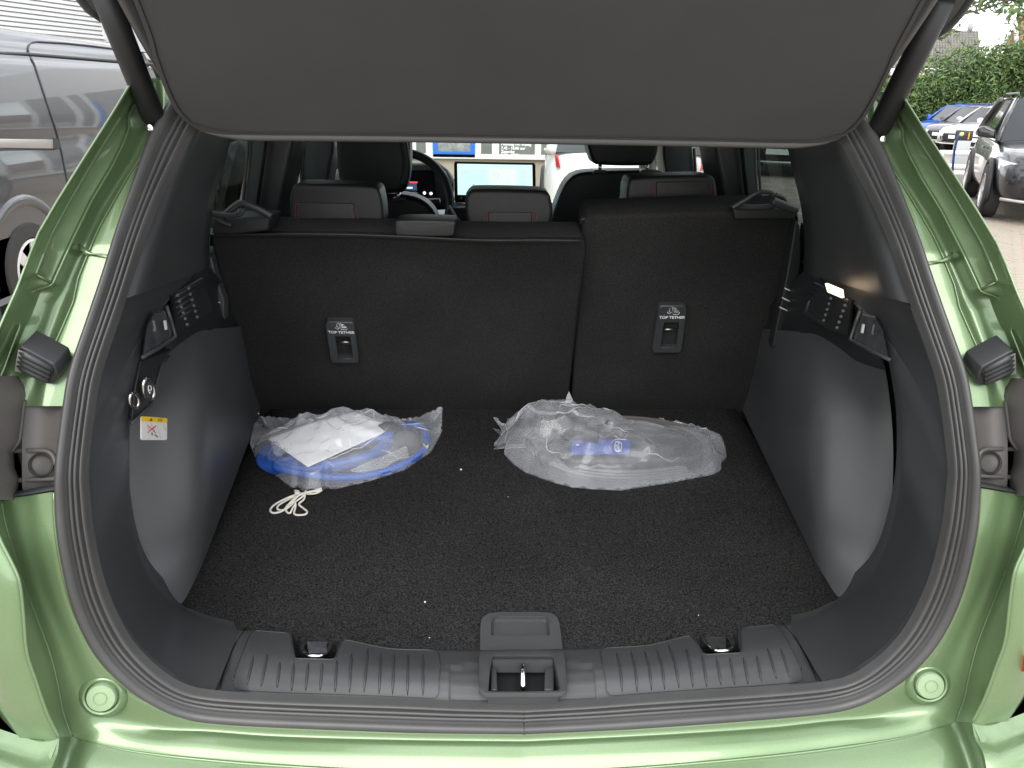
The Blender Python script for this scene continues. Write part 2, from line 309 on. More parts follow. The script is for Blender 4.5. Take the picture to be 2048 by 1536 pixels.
# lamp pocket
def PK(x, y, d): return PA(x, y, d)
pk = [[PK(x*(1-u)+C0e*u, y, d) for u, x, d in ((0, 44, .012), (.25, 44, .022), (.6, 44, .026), (.9, 44, .020), (1.0, 44, .010))]
      for y, C0e in [(800, 138), (812, 134), (840, 131), (870, 127), (900, 124), (930, 121), (960, 120), (990, 120)]]
both(grid('lamp_pocket', pk, M['lamp_plastic'], CAR, sub=1))
pl = [[PK(-90, y, -.12), PK(-40, y, -.09), PK(xx*.45, y, -.035), PK(xx-6, y, -.012), PK(xx, y, .012), PK(xx+3, y, .03)] for y, xx in [(752, 40), (768, 48), (790, 52), (812, 48), (850, 44), (880, 40), (905, 24), (935, 26), (958, 36), (1000, 30)]]
both(grid('lamp_housing', pl, M['lamp_plastic'], CAR))
both(tube('pocket_rib', spl([PA(x, y, .004) for x, y in [(48, 800), (42, 850), (38, 878), (30, 892), (20, 903)]], 24), .003, M['lamp_plastic'], CAR, 8))
both(tube('pocket_rib', spl([PA(x, y, .018) for x, y in [(20, 902), (60, 901), (92, 902), (106, 912), (112, 930)]], 24), .0032, M['lamp_plastic'], CAR, 8))
both(tube('pocket_rib', spl([PA(x, y, .018) for x, y in [(34, 961), (75, 959), (118, 957)]], 12), .0032, M['lamp_plastic'], CAR, 8))
cc = PA(85, 928, .02); ex, ez = PA(110, 928, .02)-cc, PA(85, 904, .02)-cc
both(tube('blanking_plug', [cc+ex*.92*math.cos(t)+ez*.92*math.sin(t)+np.array([0, -.003, 0]) for t in np.linspace(0, 2*math.pi, 40, endpoint=False)], .0016, M['trim_dark'], CAR, 8, True))
both(grid('pocket_ledge', [[PA(x, y+dy, d) for x, y in [(-60, 1006), (12, 991), (60, 983), (116, 973)]] for dy, d in ((-6, .02), (0, -.004), (5, -.006), (8, .01))], M['trim_gloss'], CAR))

# lower body: recess face, wall, bumper ledge
pr = [((116, 982), (3, 1000)), ((117, 1030), (10, 1040)), ((122, 1085), (21, 1080)), ((133, 1145), (34, 1122)), ((147, 1200), (45, 1160)), ((165, 1245), (74, 1234)), ((188, 1290), (101, 1306)), ((210, 1320), (116, 1365)), ((239, 1350), (128, 1427)), ((270, 1375), (145, 1472)),
      ((299, 1393), (184, 1483)), ((363, 1423), (267, 1502)), ((427, 1436), (400, 1518)), ((560, 1445), (560, 1531)), ((802, 1455), (802, 1543)), ((1047, 1458), (1047, 1547))]
A2 = {10: (262, 1450), 11: (325, 1462), 12: (415, 1466), 13: (560, 1476), 14: (802, 1483), 15: (1047, 1486)}
NR = len(pr)
kd = [0, 0, 0, 0, 0, -.002, -.004, -.008, -.013, -.020, -.028, -.034, -.038, -.040, -.040, -.040]
def lerp(a, b, t): return (a[0]+(b[0]-a[0])*t, a[1]+(b[1]-a[1])*t)
colA, colA1, colM, colN, colK = [], [], [], [], []
for i, (a, b) in enumerate(pr):
    m = A2.get(i, lerp(a, b, .52)); cre = i >= 11
    colA.append(PA(*a, .006)); colA1.append(PA(*lerp(a, m, .12), -.001)); colM.append(PA(*lerp(a, m, .94 if cre else .8), -.003+kd[i]*.05)); colN.append(PA(*m, -.006+kd[i]*.1) if cre else PA(*m, kd[i]*.25)); colK.append(PA(*b, kd[i]))
N2 = 90
L = [spl(c, N2) for c in (colA, colA1, colM, colN, colK)]
for c in L: c[-1, 0] = 0; c[-2:, 0] = np.minimum(c[-2:, 0], 0)
kk = L[4]; mid = (L[3]+L[4])/2+np.array([0, -.0015, .0015]); 
grid('rear_panel', [whole(q) for q in [L[0], L[1], L[1]*.5+L[2]*.5, L[2], L[3], L[3]*.7+L[4]*.3, mid, L[3]*.15+L[4]*.85, L[4]]], M['paint'], CAR, sub=1)
both(tube('sill_flange', L[1]*.88+L[0]*.12+np.array([0, -.0022, 0]), .0021, M['paint'], CAR, 8))
# wall out to the lamp edge, then the body corner
K2 = [(-15, 1003), (-12, 1040), (1, 1080), (22, 1122), (39, 1163), (47, 1225), (54, 1303), (72, 1360), (95, 1427), (119, 1475)]
k2 = spl([PA(*q, -.045-.02*min(1, i/6)) for i, q in enumerate(K2)], 60); k1 = spl([np.array(PA(*b, kd[i])) for i, (a, b) in enumerate(pr[:10])], 60)
k3 = [k2+np.array([-.012, -.006, 0]), k2+np.array([-.05, .0, 0]), k2+np.array([-.10, .04, 0]), k2+np.array([-.16, .12, 0]), k2+np.array([-.19, .4, 0])]
both(grid('corner_wall', [k1, k1*.97+k2*.03, k1*.5+k2*.5+np.array([.002, 0, 0]), k1*.05+k2*.95, k2, k2+np.array([-.004, -.003, 0])]+k3, M['paint'], CAR))
both(tube('corner_crease', k1+np.array([.0, -.0015, 0]), .0016, M['paint'], CAR, 8)); both(tube('lamp_edge', k2, .0022, M['paint'], CAR, 8)); both(tube('ledge_crease', L[4][34:]+np.array([0, -.0012, .0006]), np.concatenate([np.linspace(.0003, .0022, 14), np.full(len(L[4])-48, .0022)]), M['paint'], CAR, 8))
# bumper skin below the ledge
bp0 = spl([PA(119, 1475, -.065)]+[colK[i] for i in range(9, NR)], 80); bp0[-1, 0] = 0
dz = np.linspace(0, 1, 80)[:, None]
def bshift(y, z): return bp0+np.array([0, y, z])
grid('rear_bumper', [whole(q) for q in [bp0, bp0+np.array([0, -.0025, -.0015]), bshift(-.03, -.012), bshift(-.065, -.035), bshift(-.085, -.08), bshift(-.09, -.2), bshift(-.05, -.42)]], M['paint'], CAR, sub=1)
bl = spl([PA(119, 1475, -.065), PA(114, 1511, -.085), PA(100, 1545, -.11), PA(90, 1620, -.14)], 20); k0 = PA(54, 1303, -.065)
both(grid('bumper_corner', [bl, bl+np.array([-.02, -.008, 0]), bl+np.array([-.09, .015, .004]), bl+np.array([-.17, .07, .008]), bl+np.array([-.25, .2, .01])], M['paint'], CAR))
rf_ = mir(grid('reflector', [[PA(x, y, -.03-.0008*(60-x)) for x in (-14, -6, 4, 14)] for y in (1338, 1350, 1372)], mat('red_reflector', (.55, .01, .015), .15, coat=1), CAR)); bpy.data.objects.remove([o for o in CAR.children if o.name.startswith('reflector') and o != rf_][0])
# buffer stops
for s in (1,):
    c = PA(207, 1390, -.004); nx = np.array([.12, -.95, .28]); nx /= np.linalg.norm(nx)
    both(lathe('stop_boss', [(.034, -.004), (.031, .001), (.027, .0052), (.0245, .0066), (.0222, .0058), (.0205, .001)], c, nx, M['paint'], CAR, 40, 1.0))
    stop = lathe('buffer_stop', [(.0195, -.003), (.0195, .008), (.018, .0105), (.0095, .0112), (.0088, .0098), (.0078, .0098), (.0072, .0112), (.0, .0115)], c, nx, mat('pale_green_stop', (.27, .37, .22), .4, 0, .2), CAR, 40)
    both(stop)
# ridged guide wedges
def wedge(cx=75, cy=735):
    o = PA(cx, cy, -.03); U = PA(116, 752, -.03)-PA(36, 716, -.05); L_ = np.linalg.norm(U); U /= L_
    V = np.array([.05, -.35, .93]); V -= U*(V@U); V /= np.linalg.norm(V); N = np.cross(U, V); N *= np.sign(-N[1])
    H = .046; prf = [(-.5, -.5), (.30, -.5), (.47, -.36), (.5, .10), (.36, .42), (-.30, .5), (-.5, .5)]
    p = [o+U*a*L_+V*b*H for a, b in prf]; b_ = slab('guide_wedge', p, -N*.035, M['trim_gloss'], CAR, .002)
    p2 = [q+N*.0 for q in p]
    return b_, o, U, V, N, L_, H
w_, o_, U_, V_, N_, L_, H_ = wedge()
both(w_)
for b in (.36, .17, -.02, -.21):
    t = tube('wedge_rib', [o_+U_*a*L_+V_*(b*H_-(a+.4)*.006)+N_*.002 for a in (-.46, -.3, 0, .34)], [.002, .0058, .0052, .003], M['trim_gloss'], CAR, 8); both(t)
both(obj('wedge_face', [o_+U_*a*L_+V_*b*H_+N_*.0035 for a, b in ((-.49, -.47), (-.32, -.40), (-.38, -.22), (-.28, -.16), (-.38, .02), (-.27, .08), (-.36, .26), (-.25, .32), (-.28, .47), (-.49, .47))], [tuple(range(10))], mat('worn_grey', (.30, .29, .28), .7), CAR))
both(lathe('wedge_dimple', [(.009, .0), (.0085, .002), (.007, .0015), (0, -.0)], o_+U_*.16*L_+V_*.05*H_+N_*.001, N_, M['trim_dark'], CAR, 20, 1.5))

# ================================================================== boot trim
# D-pillar trims
dp = [((395, 232), (470, 215)), ((370, 286), (458, 280)), ((345, 335), (445, 330)), ((322, 390), (427, 395)), ((288, 480), (417, 460)), ((265, 550), (416, 500)), ((248, 600), (416, 532))]
dl = spl([PA(a[0]-6, a[1], .012) for a, b in dp], 30); dr = spl([PY(*b, 1.55) for a, b in dp], 30)
bul = np.array([.010, 0, 0])
both(grid('pillar_trim', [dl+np.array([-.008, .022, .0]), dl, dl*.8+dr*.2+bul*.6, dl*.5+dr*.5+bul, dl*.2+dr*.8+bul*.8, dr+bul*.3, dr+np.array([-.03, .012, 0]), dr+np.array([-.10, .03, 0])], M['trim'], CAR))
# frame trim
fp = [((248, 601), (398, 543)), ((236, 638), (350, 588)), ((225, 670), (302, 636)), ((203, 739), (283, 716)), ((190, 810), (271, 780)), ((181, 870), (263, 845)), ((176, 940), (262, 940)), ((180, 1020), (265, 1010)), ((192, 1095), (280, 1095)), ((214, 1175), (302, 1150)), ((245, 1245), (332, 1187)), ((280, 1297), (363, 1213)), ((320, 1335), (392, 1232)), ((370, 1365), (430, 1248)), ((432, 1379), (478, 1259))]
fl_ = spl([PA(a[0]-(7 if i < 12 else 5), a[1]+(3 if i < 9 else 9), .010) for i, (a, b) in enumerate(fp)], 70)
fe = []
for i, (a, b) in enumerate(fp):
    y = np.interp(i, [0, 1, 2, 3, 6, 9, 11, 14], [1.48, 1.28, 1.16, 1.09, 1.02, 1.06, 1.119, 1.07]); fe.append(PF(*b, .008) if i >= 11 else PY(*b, y))
fr_ = spl(fe, 70); ctr = np.array([0, 1.2, 1.0])
fb = np.array([.004, -.010, .006])
dF = fl_-fr_; dF /= np.linalg.norm(dF, axis=1)[:, None]
FT = [fl_+dF*.008+np.array([0, .022, -.004]), fl_, fl_*.9+fr_*.1+fb*.4, fl_*.7+fr_*.3+fb, fl_*.4+fr_*.6+fb*1.1, fl_*.12+fr_*.88+fb*.6, fr_, fr_+np.array([-.012, .012, -.004]), fr_+np.array([-.03, .06, -.01])]
both(grid('frame_trim', FT, M['trim'], CAR, sub=1))

# wheel-arch side trim
E_ = [(290, 700), (277, 760), (268, 820), (263, 880), (262, 940), (264, 1000), (273, 1064), (296, 1136), (326, 1179), (363, 1213)]
EY = [1.24, 1.235, 1.225, 1.21, 1.195, 1.18, 1.165, 1.15, 1.135, 1.119]
G_ = [(398, 660), (402, 740), (408, 800), (410, 860), (410, 920), (410, 980), (410, 1020), (409, 1060), (407, 1095), (405, 1130)]
GY = [1.44, 1.38, 1.33, 1.30, 1.275, 1.255, 1.245, 1.24, 1.235, 1.229]
H_f = [(494, 650), (497, 690), (500, 725), (503, 750), (507, 772), (510, 785), (513, 795), (516, 803), (519, 812), (522, 820)]
e3 = spl([PY(*q, y) for q, y in zip(E_[:-1], EY)]+[PF(*E_[-1])], 40); g3 = spl([PY(*q, y) for q, y in zip(G_[:-1], GY)]+[PF(*G_[-1])], 40); h3 = spl([PY(*q, 1.83) for q in H_f], 40)
oA = np.array([-.012, .0, .0]); oB = np.array([.012, 0, 0])
w8 = np.linspace(1, 0, 40)[:, None]
both(grid('side_trim', [e3+np.array([-.01, -.004, 0]), e3*.92+g3*.08, e3*.7+g3*.3+oA*.2*w8, e3*.4+g3*.6, e3*.15+g3*.85, g3*.97+h3*.03, g3*.85+h3*.15+oB*.3*w8, g3*.5+h3*.5+oB*w8, h3], M['side'], CAR, sub=1))
# belt panel above it, with the grille, pocket and switch pod
bt = [(300, 640), (348, 590), (398, 545), (416, 533), (440, 560), (470, 600), (494, 650)]; by_ = [1.17, 1.29, 1.49, 1.56, 1.65, 1.74, 1.83]
bb = [(290, 702), (330, 690), (398, 662), (430, 660), (460, 655), (496, 652)]; bby = [1.20, 1.27, 1.44, 1.53, 1.67, 1.83]
t3 = spl([PY(*q, y) for q, y in zip(bt, by_)], 30); b3 = spl([PY(*q, y) for q, y in zip(bb, bby)], 30)
both(grid('belt_panel', [t3+np.array([-.02, .01, .0]), t3, t3*.6+b3*.4+np.array([-.008, 0, 0]), t3*.3+b3*.7+np.array([-.004, 0, 0]), b3, b3+np.array([-.02, 0, -.03])], M['trim_dark'], CAR))
# grille: frame plate and hooks
gx = [(345, 592), (406, 556), (420, 610), (424, 622), (378, 655), (352, 664)]; gy = [1.27, 1.47, 1.47, 1.46, 1.33, 1.26]
gp = [PY(*q, y-.02) for q, y in zip(gx, gy)]
gr = slab('grille_plate', gp, (-.006, .004, 0), M['trim_dark'], CAR); both(gr)
for c_, (x0, y0, x1, y1) in enumerate([(355, 591, 374, 649), (377, 577, 394, 634)]):
    for k in range(6):
        t = k/5; p = PY(x0+(x1-x0)*t, y0+(y1-y0)*t, [1.255, 1.335][c_]-.01)
        both(lathe('grille_stud', [(.003, 0), (.0026, .002), (0, .0026)], p, (.6, -.75, .2), M['trim_gloss'], CAR, 10))
for k in range(7):
    a, b = PY(349+k*1.2, 594+k*11, 1.262), PY(406+k*2.6, 559+k*10, 1.452)
    both(tube('grille_slat', [a, b], .0022, M['trim_gloss'], CAR, 6))
both(tube('grille_edge', [PY(x, y, Y) for x, y, Y in [(404, 578, 1.44), (414, 598, 1.445), (419, 617, 1.445)]], [.001, .004, .0055], M['trim_gloss'], CAR, 8))
# clear pocket beside the grille
pp = [PY(*q, y) for q, y in zip([(308, 628), (330, 622), (349, 672), (287, 712), (294, 655)], [1.14, 1.18, 1.2, 1.07, 1.11])]
both(slab('pocket_lens', pp, (-.006, .01, 0), mat('smoky_lens', (.05, .055, .058), .12, coat=1, var=(40, .4)), CAR))
both(tube('pocket_frame', [PY(x, y, Y) for x, y, Y in [(333, 612, 1.185), (342, 640, 1.19), (351, 674, 1.195), (320, 694, 1.13), (284, 715, 1.06)]], .0032, M['trim_gloss'], CAR, 8))
both(box('pocket_catch', PY(331, 650, 1.155), (.003, .004, .014), mat('pale_catch', (.55, .55, .53), .4), CAR))
# switch pod (only on the left wall) with socket ring and seat-release button
pod = [(281, 722), (345, 700), (324, 728), (314, 760), (310, 790), (302, 806), (290, 820), (263, 845), (268, 790)]
pY = [1.075, 1.19, 1.15, 1.125, 1.11, 1.09, 1.07, 1.022, 1.04]
slab('switch_pod', [PY(*q, y) for q, y in zip(pod, pY)], (-.03, .03, 0), M['trim_dark'], CAR, .003)
(tube('pod_edge', [PY(x, y, Y) for x, y, Y in [(338, 712, 1.17), (322, 735, 1.14), (313, 770, 1.12), (309, 795, 1.105), (300, 812, 1.085), (263, 847, 1.015)]], .002, M['trim_gloss'], CAR, 6))
pc = PY(297, 778, 1.062); a1 = PY(297, 757, 1.062)-pc; a2 = PY(308, 782, 1.075)-pc
def ell(c, a, b, n=28, s=1.0): return [c+s*(a*math.cos(t)+b*math.sin(t)) for t in np.linspace(0, 2*math.pi, n, endpoint=False)]
nn = np.cross(a1, a2); nn *= -np.sign(nn[1])/np.linalg.norm(nn)*1.0
tube('button_ring', ell(pc, a1, a2), .0026, M['chrome'], CAR, 10, True)
slab('release_button', ell(pc+nn*.001, a1, a2, s=.72), -nn*.004, M['trim_gloss'], CAR)
tube('button_symbol', ell(pc+nn*.002+a1*.12, a1*.22, a2*.3), .0006, M['white_print'], CAR, 6, True)
tube('button_symbol', [pc+nn*.002+a1*s_+a2*u for s_, u in ((-.1, -.3), (-.1, .3), (-.4, 0), (-.1, -.3))], .0006, M['white_print'], CAR, 6)
qc = PY(268, 801, 1.02); tube('socket_ring', ell(qc, PY(268, 786, 1.02)-qc, PY(277, 803, 1.03)-qc), .0022, M['chrome'], CAR, 10, True)
# warning sticker on the left wall
st = [(277, 832), (329, 829), (329, 880), (277, 880)]
sy = [1.045, 1.13, 1.13, 1.035]
sq = [PY(*q, y) for q, y in zip(st, sy)]; u_ = (sq[1]-sq[0]); v_ = (sq[0]-sq[3]); n_ = np.cross(u_, v_); n_ *= -np.sign(n_[1])/np.linalg.norm(n_)
sq = [q+n_*.004 for q in sq]
def sp(a, b, h=0): return sq[3]+(sq[2]-sq[3])*a+(sq[0]-sq[3])*b+n_*h
def rrect(a0, b0, a1, b1, r, h=0, n=5):
    o = []
    for cx, cy, t0 in ((a1-r, b1-r, 0), (a0+r, b1-r, 90), (a0+r, b0+r, 180), (a1-r, b0+r, 270)):
        for k in range(n+1): t = rad(t0+90*k/n); o.append(sp(cx+r*math.cos(t), cy+r*math.sin(t), h))
    return o
SK = slab('warning_sticker', rrect(0, 0, 1, 1, .07), -n_*.0015, flat('sticker_white', (.74, .73, .70)), CAR)
def poly(name, pts, m, par): return obj(name, pts, [tuple(range(len(pts)))], m, par)
poly('yellow_band', rrect(.0, .79, 1, 1.0, .06, .0004), flat('sticker_yellow', (.80, .55, .01)), SK)
bk, rd, gy_ = flat('ink_black', (.03, .03, .03)), flat('ink_red', (.62, .08, .13)), flat('ink_grey', (.45, .45, .44))
poly('warning_triangle', [sp(.28, .83, .0009), sp(.40, .83, .0009), sp(.34, .94, .0009)], bk, SK)
tube('book_symbol', [sp(a, b, .0009) for a, b in ((.62, .84), (.62, .93), (.69, .94), (.76, .93), (.76, .84), (.69, .86), (.62, .84))], .0004, bk, SK, 5)
for a, b in (((.22, .62), (.52, .32)), ((.22, .32), (.52, .62))):
    p, q = sp(*a, .0009), sp(*b, .0009); tube('cross_stroke', [p, q], .0007, rd, SK, 5)
for pts in ([(.14, .76), (.22, .5), (.30, .38)], [(.32, .76), (.40, .56), (.46, .48)], [(.60, .78), (.60, .5), (.68, .2), (.70, .06)], [(.78, .76), (.85, .6), (.92, .42)]):
    tube('outline_drawing', [sp(*p, .0007) for p in pts], .0005, gy_, SK, 5)
for a, b in ((.37, .30), (.38, .24), (.50, .22), (.54, .19), (.58, .15)): poly('mark', [sp(a-.025, b-.02, .0009), sp(a+.02, b-.03, .0009), sp(a+.03, b+.02, .0009), sp(a-.02, b+.02, .0009)], bk, SK)
text('fine_print', 'N1WB-14A', .0022, sp(.27, .055), sq[2]-sq[3], sq[0]-sq[3], gy_, SK, lift=.0009)
# ================================================================== sill, latch, hooks, floor
ytop = fx([430, 478, 560, 600, 678, 720, 772, 830, 960, 1050], [1248, 1259, 1263, 1266, 1280, 1288, 1297, 1299, 1300, 1300])
ybot = fx([430, 560, 700, 802, 920, 1050], [1385, 1394, 1399, 1402, 1407, 1411])
def PS(px, py, lift=0.0):                                # point on the sill trim
    v = min(1.02, max(-.02, (py-ytop(px))/(ybot(px)-ytop(px)))); e = smoothstep(430, 480, px)
    z0 = .717; z = np.interp(v, [0, .15, .3, .42, .6, .8, 1.0], [z0+.004, z0+.020, z0+.030, z0+.033, z0+.030, z0+.022, z0+.012])
    e = smoothstep(436, 505, px); z = z*e+(.722+.033*v-(.003 if px < 470 else 0))*(1-e)
    return PZ(px, py, z+lift)
def sill_drop(px, py):
    d = 0
    if 584 < px < 686 and py < 1315: d = .030
    if 976 < px < 1114 and 1320 < py < 1381: d = .040
    if px > 900 and 1332 < py < 1400 and d == 0: d = .004
    return d
pxs = sorted(set([425, 432]+list(range(440, 1046, 7))+[583, 586, 684, 687, 898, 901, 975, 978, 1046])); vs = [0, .04, .08, .14, .2, .26, .3, .34, .38, .42, .46, .5, .55, .6, .66, .72, .78, .82, .85, .88, .92, .96, 1.0, 1.04]
rows = []
for v in vs:
    r = []
    for x in pxs:
        y = ytop(x)+v*(ybot(x)-ytop(x)); r.append(PS(x, y)-np.array([0, 0, sill_drop(x, y)]))
    r[-1][0] = 0; rows.append(r)
rows = [[q+np.array([0, .01, -.02]) for q in rows[0]]]+rows
both(grid('sill_trim', rows, M['sill'], CAR))
both(tube('sill_seam', spl([PS(x, y, .0004) for x, y in [(490, 1258), (470, 1290), (452, 1330), (440, 1378)]], 14), .0009, M['black'], CAR, 6))
# scuff plates with ribs
pt = fx([466, 469, 480, 500, 506, 514, 576, 580, 584, 573.9, 678], [0]*11) if False else None
pxT = [466, 470, 480, 498, 504, 512, 575, 581, 585, 590, 665, 672, 677, 683, 690, 700, 735, 775, 805, 860, 871, 877, 880]
pyT = [1360, 1345, 1318, 1272, 1265, 1261, 1266, 1270, 1290, 1317, 1319, 1314, 1296, 1284, 1280, 1281, 1289, 1297, 1299, 1300, 1302, 1308, 1330]
pxB = [466, 470, 478, 560, 700, 800, 860, 870, 877, 880]; pyB = [1362, 1374, 1380, 1384.5, 1389, 1393, 1396, 1396, 1386, 1345]
T_, B_ = fx(pxT, pyT), fx(pxB, pyB)
px2 = sorted(set(np.linspace(466, 880, 110).tolist()+pxT))
rw = [[PS(x, T_(x)*(1-u)+B_(x)*u, .0022) for x in px2] for u in np.linspace(0, 1, 12)]
sp_ = grid('scuff_plate', rw, M['sill'], CAR)
sp2 = mir(sp_)
edge = [PS(x, T_(x), .0026) for x in px2]
a = tube('plate_edge', spl(edge, 120, True), .0011, M['trim_gloss'], sp_, 6)
mir(a, sp2)
ribs = [((507, 1312), (494, 1370)), ((535, 1309), (522, 1373)), ((560, 1324), (554, 1376)), ((588, 1326), (583, 1382)), ((617, 1326), (611, 1382)), ((645, 1326), (640, 1382)), ((674, 1321), (670, 1385)), ((703, 1306), (699, 1385)), ((736, 1297), (728, 1385)), ((762, 1306), (758, 1388)), ((788, 1309), (785, 1389)), ((816, 1309), (815, 1391)), ((846, 1309), (846, 1391))]
for a, b in ribs:
    t = tube('rib', [PS(*lerp(a, b, u), .0024) for u in np.linspace(0, 1, 7)], [.0004, .0019, .0021, .0021, .0021, .0016, .0004], M['trim_gloss'], sp_, 8); mir(t, sp2)
# cargo hooks
hk = spl([PS(x, y, z) for x, y, z in [(609, 1284, -.012), (604, 1295, -.006), (608, 1306, .0), (620, 1311, .003), (642, 1311, .003), (655, 1303, .0), (661, 1291, -.006), (660, 1284, -.012)]], 30)
both(tube('cargo_hook', hk, .0034, M['chrome'], CAR, 10))
both(slab('hook_flap', [PS(x, y, -.012) for x, y in [(613, 1283), (655, 1283), (652, 1305), (618, 1306)]], (0, 0, -.004), M['steel'], CAR))
both(slab('hook_cup', [PS(x, y, -.0285) for x, y in [(586, 1266), (686, 1274), (680, 1313), (588, 1312)]], (0, 0, -.003), M['black'], CAR))
# floor: carpet board
xs = np.linspace(-.60, .61, 24); yv = np.linspace(.98, 1.93, 20)
fl = grid('floor_carpet', [[np.array([x, y, fz(y)]) for x in xs] for y in yv], M['carpet'], CAR, thick=.012)
# lift handle plate
def PH(x, y, h=.009): return PF(x, y, h)
hp = [(960, 1304), (961, 1248), (964, 1236), (975, 1227), (1000, 1224), (1080, 1224), (1104, 1226), (1114, 1234), (1119, 1246), (1126, 1304)]
def rim(outer, inner): 
    n = len(outer); v = outer+inner; return v, [(i, (i+1) % n, n+(i+1) % n, n+i) for i in range(n)]
def res(pts, n): return list(spl(pts, n, True, True))
oh = res([PH(*q, .0100) for q in hp], 64)
inn = res([PH(*q, .0100) for q in [(982, 1272), (982, 1250), (983, 1242), (986, 1236), (992, 1234), (1040, 1234), (1090, 1234), (1096, 1236), (1098, 1243), (1099, 1262), (1100, 1272), (1040, 1273)]], 64)
def align(a, b):
    b = np.array(b); best = min(range(len(b)), key=lambda s: sum(np.linalg.norm(np.array(a)-np.roll(b, s, 0), axis=1))); r = np.roll(b, best, 0)
    return list(r)
inn = align(oh, inn)
lip = [q+np.array([0, 0, .0012]) for q in inn]; dn = [q*.9+np.mean(inn, 0)*.1+np.array([0, 0, -.0075]) for q in inn]; cen = np.mean(dn, 0)
v, f = join_vf([grid_vf([[q+np.array([0, 0, -.0105]) for q in oh], oh, lip, inn, dn, [q*.3+cen*.7 for q in dn], [cen]*64], True)])
hd = obj('lift_handle', v, f, M['sill'], CAR, True); hd.modifiers.new('es', 'EDGE_SPLIT').split_angle = rad(50)
tube('handle_lip', spl([PH(x, y, .0116) for x, y in [(983, 1243), (986, 1237), (994, 1234), (1088, 1234), (1095, 1237), (1098, 1244)]], 40, True), .0013, M['trim_gloss'], hd, 6)
# latch bezel, recess and striker
bo = [(958, 1380), (958, 1312), (961, 1304), (970, 1300), (1040, 1299), (1118, 1300), (1127, 1304), (1130, 1315), (1135, 1372), (1131, 1384), (1120, 1387), (970, 1388)]
bi = [(976, 1383), (979, 1340), (985, 1314), (988, 1312), (1040, 1312), (1102, 1312), (1105, 1314), (1112, 1335), (1118, 1365), (1120, 1382), (1050, 1384), (990, 1384)]
def PB(q, h): 
    z = np.interp(q[1], [1299, 1330, 1388], [.742, .757, .757]); return PZ(q[0], q[1], z+h)
ob, ib = res([PB(q, .004) for q in bo], 72), res([PB(q, .004) for q in bi], 72); ib = align(ob, ib)
v, f = grid_vf([[q+np.array([0, 0, -.006]) for q in ob], ob, [a*.93+b*.07+np.array([0, 0, .001]) for a, b in zip(ob, ib)], [a*.1+b*.9+np.array([0, 0, .001]) for a, b in zip(ob, ib)], ib, [q+np.array([0, .004, -.045]) for q in ib]], True)
bz = obj('latch_bezel', v, f, M['sill'], CAR, True); bz.modifiers.new('es', 'EDGE_SPLIT').split_angle = rad(50)
slab('latch_well', [PZ(x, y, .722) for x, y in [(970, 1395), (975, 1310), (1112, 1310), (1125, 1395)]], (0, 0, -.004), M['trim_dark'], bz)
wl_ = PZ(985, 1345, .735); wr_ = PZ(1105, 1345, .735)
slab('latch_wall', [wl_, wr_, wr_+np.array([0, .004, .018]), wl_+np.array([0, .004, .018])], (0, .004, 0), M['sill'], bz)
for x in (983, 1090): slab('latch_block', [PZ(a, b, c) for a, b, c in [(x-2, 1380, .742), (x+12 if x < 1000 else x+18, 1380, .742), (x+10 if x < 1000 else x+18, 1334, .75), (x, 1334, .75)]], (0, 0, -.02), M['trim'], bz, .002)
tube('striker', spl([PZ(1046, 1382, .74), PZ(1046, 1378, .752), PZ(1045.5, 1345, .768), PZ(1045, 1332, .764), PZ(1045, 1330, .745)], 26), .0042, M['chrome'], bz, 12)
slab('striker_slot', [PZ(x, y, .7275) for x, y in [(1034, 1384), (1035, 1350), (1040, 1345), (1050, 1345), (1054, 1352), (1056, 1384)]], (0, 0, -.001), M['black'], bz)
# two tie points at the seat foot
for x, y in ((516, 826), (1504, 824)): lathe('tie_point', [(.007, 0), (.0065, .004), (.003, .006), (0, .006)], PY(x, y, 1.80), (0, -1, .3), M['black'], CAR, 14); lathe('tie_glint', [(.0022, 0), (0, .0012)], PY(x, y+2, 1.791), (0, -1, .3), M['chrome'], CAR, 10)

# ================================================================== rear seats
def seatback(name, px, Yb, Yt, _):
    pts = [PY(x, y, Yb+(Yt-Yb)*(830-y)/390) for x, y in px]
    o = slab(name, pts, (0, .085, .03), M['seat_carpet'], CAR, .010, 4); return o, None
def rc(pts, r=8):                                        # cut corners of a px polygon
    o = []; n = len(pts)
    for i in range(n):
        a, b, c = map(np.array, (pts[i-1], pts[i], pts[(i+1) % n])); 
        for q in (a, c):
            d = q-b; l = np.linalg.norm(d); o.append(tuple(b+d/l*min(r, l*.4)))
    return o
sbL, nL = seatback('seat_back', rc([(420, 472), (700, 473), (960, 481), (1168, 482), (1172, 500), (1155, 640), (1137, 800), (1135, 845), (800, 850), (470, 850), (480, 720), (440, 560)]), 1.86, 1.62, 1)
sbR, nR = seatback('seat_back', rc([(1166, 434), (1400, 426), (1585, 425), (1598, 445), (1580, 560), (1552, 690), (1520, 845), (1300, 850), (1142, 848), (1148, 700), (1162, 520)], 12), 1.86, 1.68, 1)
tag(sbL, 'wide left section of the carpeted rear seat back', None); tag(sbR, 'narrow right section of the carpeted rear seat back', None)
